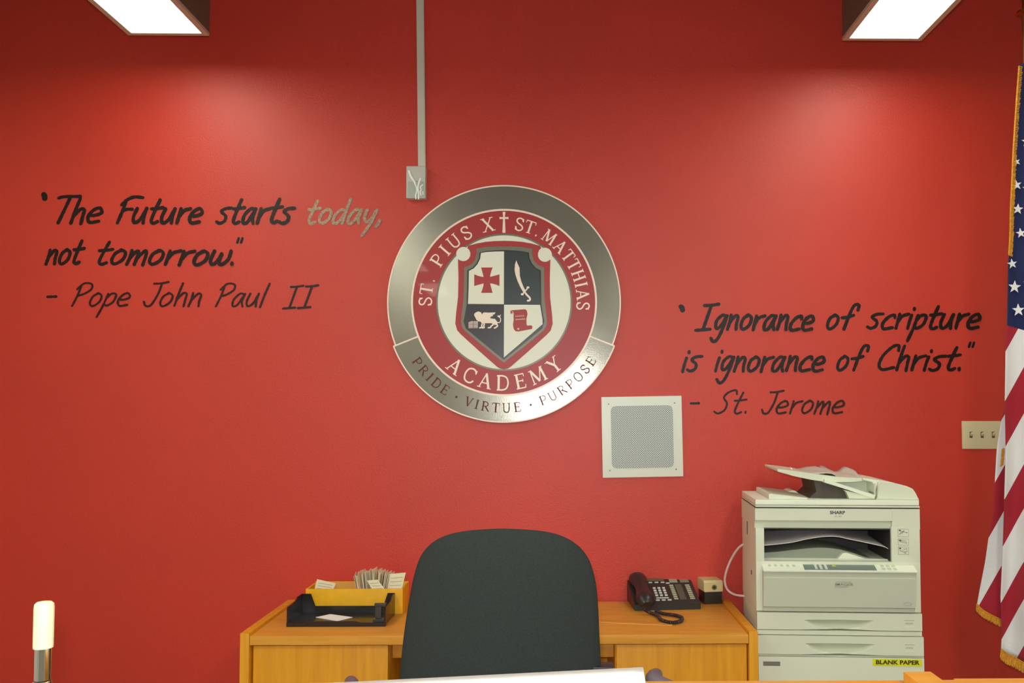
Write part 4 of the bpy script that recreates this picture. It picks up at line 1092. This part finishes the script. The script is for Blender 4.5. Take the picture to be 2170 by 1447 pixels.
# ================================================================ POST WITH CREAM CAP
YP = 1.40
pc_ = PX(91.5, 1372, YP); ptp = PX(91.5, 1274, YP); rcap = 19.2*YP/F_
po = thing('chrome_post', 'chrome post with a cream cylindrical cap at the lower left of the photo', 'post', (pc_.x, YP, 0))
b = NB(); hcap = ptp.z-pc_.z
lathe(b, [(rcap*.98, 0), (rcap, .003), (rcap, hcap-.009), (rcap*.95, hcap-.004), (rcap*.75, hcap-.001), (rcap*.4, hcap)], (pc_.x, YP, pc_.z), 32)
obj('cream_cap', b, mat('cap_cream', (246, 242, 196), .35), po)
zr = PX(91, 1444, YP).z
b = NB(); lathe(b, [(rcap*.8, zr+.003), (rcap*.82, pc_.z+.002)], (pc_.x, YP, 0), 32); M_chr = mat('chrome', (226, 230, 230), .10, metal=1.0); obj('chrome_sleeve', b, M_chr, po)
b = NB(); lathe(b, [(rcap*.9, zr-.006), (rcap*.95, zr-.003), (rcap*.9, zr+.002)], (pc_.x, YP, 0), 32); obj('collar', b, M_chr, po)
b = NB(); lathe(b, [(.14, 0), (.14, .008), (.10, .018), (.02, .024), (rcap*.8, .03), (rcap*.8, zr-.006)], (pc_.x, YP, 0), 32); obj('tube_and_foot', b, M_chr, po)

# ================================================================ FLAG
YFL = 3.30
fg = thing('flag', 'US flag with gold fringe hanging in folds from its pole at the right edge', 'flag', (PX(2180, 1400, YFL).x, YFL, 0))
def ramp_mat(name, stops, canton=None):
    m = bpy.data.materials.new(name); m.use_nodes = True; nt = m.node_tree; p = nt.nodes['Principled BSDF']
    p.inputs['Roughness'].default_value = .75; p.inputs['Specular IOR Level'].default_value = .25; p.inputs['Sheen Weight'].default_value = .2
    at = nt.nodes.new('ShaderNodeAttribute'); at.attribute_name = 'stripe'
    r = nt.nodes.new('ShaderNodeValToRGB'); r.color_ramp.interpolation = 'CONSTANT'
    el = r.color_ramp.elements
    while len(el) > 1: el.remove(el[0])
    el[0].position = 0; el[0].color = (*lin(stops[0][1]), 1)
    for pos, c in stops[1:]:
        e = el.new(pos); e.color = (*lin(c), 1)
    nt.links.new(at.outputs['Fac'], r.inputs['Fac'])
    src = r.outputs['Color']
    if canton:
        a2 = nt.nodes.new('ShaderNodeAttribute'); a2.attribute_name = 'canton'
        gt = nt.nodes.new('ShaderNodeMath'); gt.operation = 'GREATER_THAN'; gt.inputs[1].default_value = .5
        mx = nt.nodes.new('ShaderNodeMix'); mx.data_type = 'RGBA'
        nt.links.new(a2.outputs['Fac'], gt.inputs[0]); nt.links.new(gt.outputs[0], mx.inputs[0])
        nt.links.new(src, mx.inputs[6]); mx.inputs[7].default_value = (*lin(canton), 1); src = mx.outputs[2]
    nt.links.new(src, p.inputs['Base Color'])
    n = nt.nodes.new('ShaderNodeTexNoise'); n.inputs['Scale'].default_value = 60; tc = nt.nodes.new('ShaderNodeTexCoord'); nt.links.new(tc.outputs['Object'], n.inputs['Vector'])
    bp = nt.nodes.new('ShaderNodeBump'); bp.inputs['Strength'].default_value = .35; bp.inputs['Distance'].default_value = .004
    nt.links.new(n.outputs['Fac'], bp.inputs['Height']); nt.links.new(bp.outputs['Normal'], p.inputs['Normal'])
    return m
RED, WHT, BLU = (160, 26, 44), (222, 220, 218), (26, 34, 78)
T0, T1 = 600.0, 1800.0
tn = lambda t: (t-T0)/(T1-T0)
FS = [(0, RED), (tn(748), WHT), (tn(853), RED), (tn(950), WHT), (tn(1057), RED), (tn(1153), WHT), (tn(1262), RED), (tn(1341), WHT), (tn(1440), RED), (tn(1540), WHT), (tn(1640), RED)]
BS = [(0, RED), (tn(878), WHT), (tn(988), RED), (tn(1081), WHT), (tn(1188), RED), (tn(1300), WHT), (tn(1400), RED)]
def lerp_tab(tab, v):
    if v <= tab[0][0]: return tab[0][1]
    for (a, x), (c, y) in zip(tab, tab[1:]):
        if v <= c: return x+(y-x)*(v-a)/(c-a)
    return tab[-1][1]
front_edge = [(135, 2160), (245, 2151.5), (342, 2146), (439, 2142), (511, 2140), (560, 2136), (680, 2134), (748, 2130.5), (853, 2129), (950, 2131), (1057, 2128), (1153, 2125), (1265, 2120), (1341, 2123), (1378, 2121)]
back_edge = [(760, 2150), (830, 2140), (880, 2124), (916, 2117), (952, 2112), (1019, 2108), (1077, 2106.5), (1108, 2101), (1144, 2094), (1193, 2087), (1238, 2078), (1282, 2070)]
def fold(name, edge, ytop, xr, hem, Y0, amp, nfold, stops, canton, phase=0, tshift=lambda x, y: 0):
    """hanging fold: from its left edge to xr; hem(x)->bottom row"""
    bm = NB(); nx, ny = 40, 110
    la = bm.verts.layers.float.new('stripe'); lc = bm.verts.layers.float.new('canton')
    V = []
    for j in range(ny+1):
        row = []
        for i in range(nx+1):
            u = i/nx
            # bottom row depends on the column
            xe_b = edge[-1][1]; xb = xe_b+(xr-xe_b)*u
            yb_ = hem(xb); f = j/ny; y = ytop+(yb_-ytop)*f
            xe = lerp_tab(edge, y); x = xe+(xr-xe)*u
            spread = .35+.65*f
            dY = amp*spread*math.sin(u*nfold*math.pi*2+phase+.6*f) - amp*.6*(1-u)**6*-1
            dY += .006*math.sin(9*f+5*u)
            v = bm.verts.new(PX(x, y, Y0+dY))
            v[la] = tn(y+1.75*(x-2127)+tshift(x, y)); 
            v[lc] = .5+ (690+.27*(x-2134)-y)*.02 if canton else 0
            row.append(v)
        V.append(row)
    for j in range(ny):
        for i in range(nx): bm.faces.new((V[j][i], V[j][i+1], V[j+1][i+1], V[j+1][i]))
    mt = ramp_mat(name+'_cloth', stops, canton)
    o = obj(name, bm, mt, fg)
    for p in o.data.polygons: p.use_smooth = True
    s = o.modifiers.new('thickness', 'SOLIDIFY'); s.thickness = .0016
    return o
f1 = fold('front_fold', front_edge, 135, 2290, lambda x: 1378+(x-2121)*.50, YFL-.03, .030, 1.6, FS, BLU)
f2 = fold('rear_fold', back_edge, 760, 2260, lambda x: 1282+(x-2070)*.78, YFL+.055, .014, 1.3, BS, None, 1.0)
# gold fringes
M_gold = mat('gold_fringe', (206, 140, 22), .55, bump=.8, bscale=400, var=.25, vscale=200)
def fringe(pts, wpx, Y, dirn, parent):
    bm = NB()
    P = [(v.x, v.y) for v in crom(pts, 26)]
    n = len(P)
    for i in range(n):
        x, y = P[i]; L = wpx*random.uniform(.8, 1.1)
        a_ = PX(x, y, Y); b_ = PX(x+dirn[0]*L, y+dirn[1]*L, Y+random.uniform(-.003, .003))
        tube(bm, [tuple(a_), tuple(a_.lerp(b_, .5)), tuple(b_)], .0024, 5)
    tube(bm, [tuple(PX(x, y, Y)) for x, y in P], .0035, 6)
    o = obj('gold_fringe', bm, M_gold, parent); o['kind'] = 'stuff'
    return o
fringe_dense = True
fringe([(2160, 140), (2153, 235), (2147, 330), (2144, 400), (2142, 440), (2140.5, 500), (2138, 540)], 8, YFL-.052, (.9, .35), fg)
fringe([(2122, 1376), (2135, 1386), (2150, 1393), (2165, 1402), (2185, 1412), (2210, 1422)], 19, YFL-.056, (-.12, 1), fg)
fringe([(2070, 1280), (2082, 1292), (2098, 1302), (2118, 1312), (2140, 1325)], 14, YFL+.028, (-.05, 1), fg)
fringe([(2127, 950), (2126, 965), (2124, 985)], 7, YFL+.025, (-.5, .4), fg)
# stars
def star(px, py, r, Y, rot):
    c = PX(px, py, Y); bm = NB(); R = r*Y/F_; P = []
    for k in range(10):
        a = math.radians(90+rot+36*k); rr = R if k % 2 == 0 else R*.40
        P.append((c.x+rr*math.cos(a), c.z+rr*math.sin(a)))
    prism(bm, P, 'y', Y-.0012, Y+.0012)
    return obj('star', bm, mat('star_white', (236, 236, 240), .6), fg)
def ysurf(px, py):
    # nearest depth of the front fold at this place
    best = None
    me = f1.data; mw = WM[f1.name]; c = PX(px, py, YFL)
    dg = min(me.vertices, key=lambda v: ((mw@v.co).x-c.x)**2+((mw@v.co).z-c.z)**2)
    return (mw@dg.co).y
for x, y, r, rot in ((2154, 343, 9, 20), (2154, 392, 12, 10), (2157, 443, 12, -5), (2163, 494, 11, 8), (2145, 559, 11, 8), (2150, 608, 14, -4), (2158, 657, 14, 2), (2178, 400, 12, 0), (2182, 520, 12, 0), (2180, 600, 12, 0), (2176, 300, 12, 0)):
    yy = min(ysurf(x-7, y), ysurf(x+7, y), ysurf(x, y))-.006
    star(x, y, r, yy, rot)
pxp = PX(2181, 400, YFL+.03)
b = NB(); lathe(b, [(.012, .03), (.012, PX(2181, 30, YFL+.03).z)], (pxp.x, YFL+.03, 0), 16); obj('pole', b, mat('pole_wood', (120, 76, 44), .35), fg)
zt_ = PX(2181, 30, YFL+.03).z
b = NB(); lathe(b, [(.014, 0), (.03, .004), (.03, .012), (.012, .02), (.010, .05), (.03, .09), (.018, .14), (.001, .2)], (pxp.x, YFL+.03, zt_), 20); obj('finial', b, mat('brass', (190, 140, 60), .3, metal=1), fg)
b = NB(); lathe(b, [(.15, 0), (.15, .012), (.12, .03), (.03, .045), (.02, .07)], (pxp.x, YFL+.03, 0), 32); obj('stand_base', b, MATS['brass'], fg)
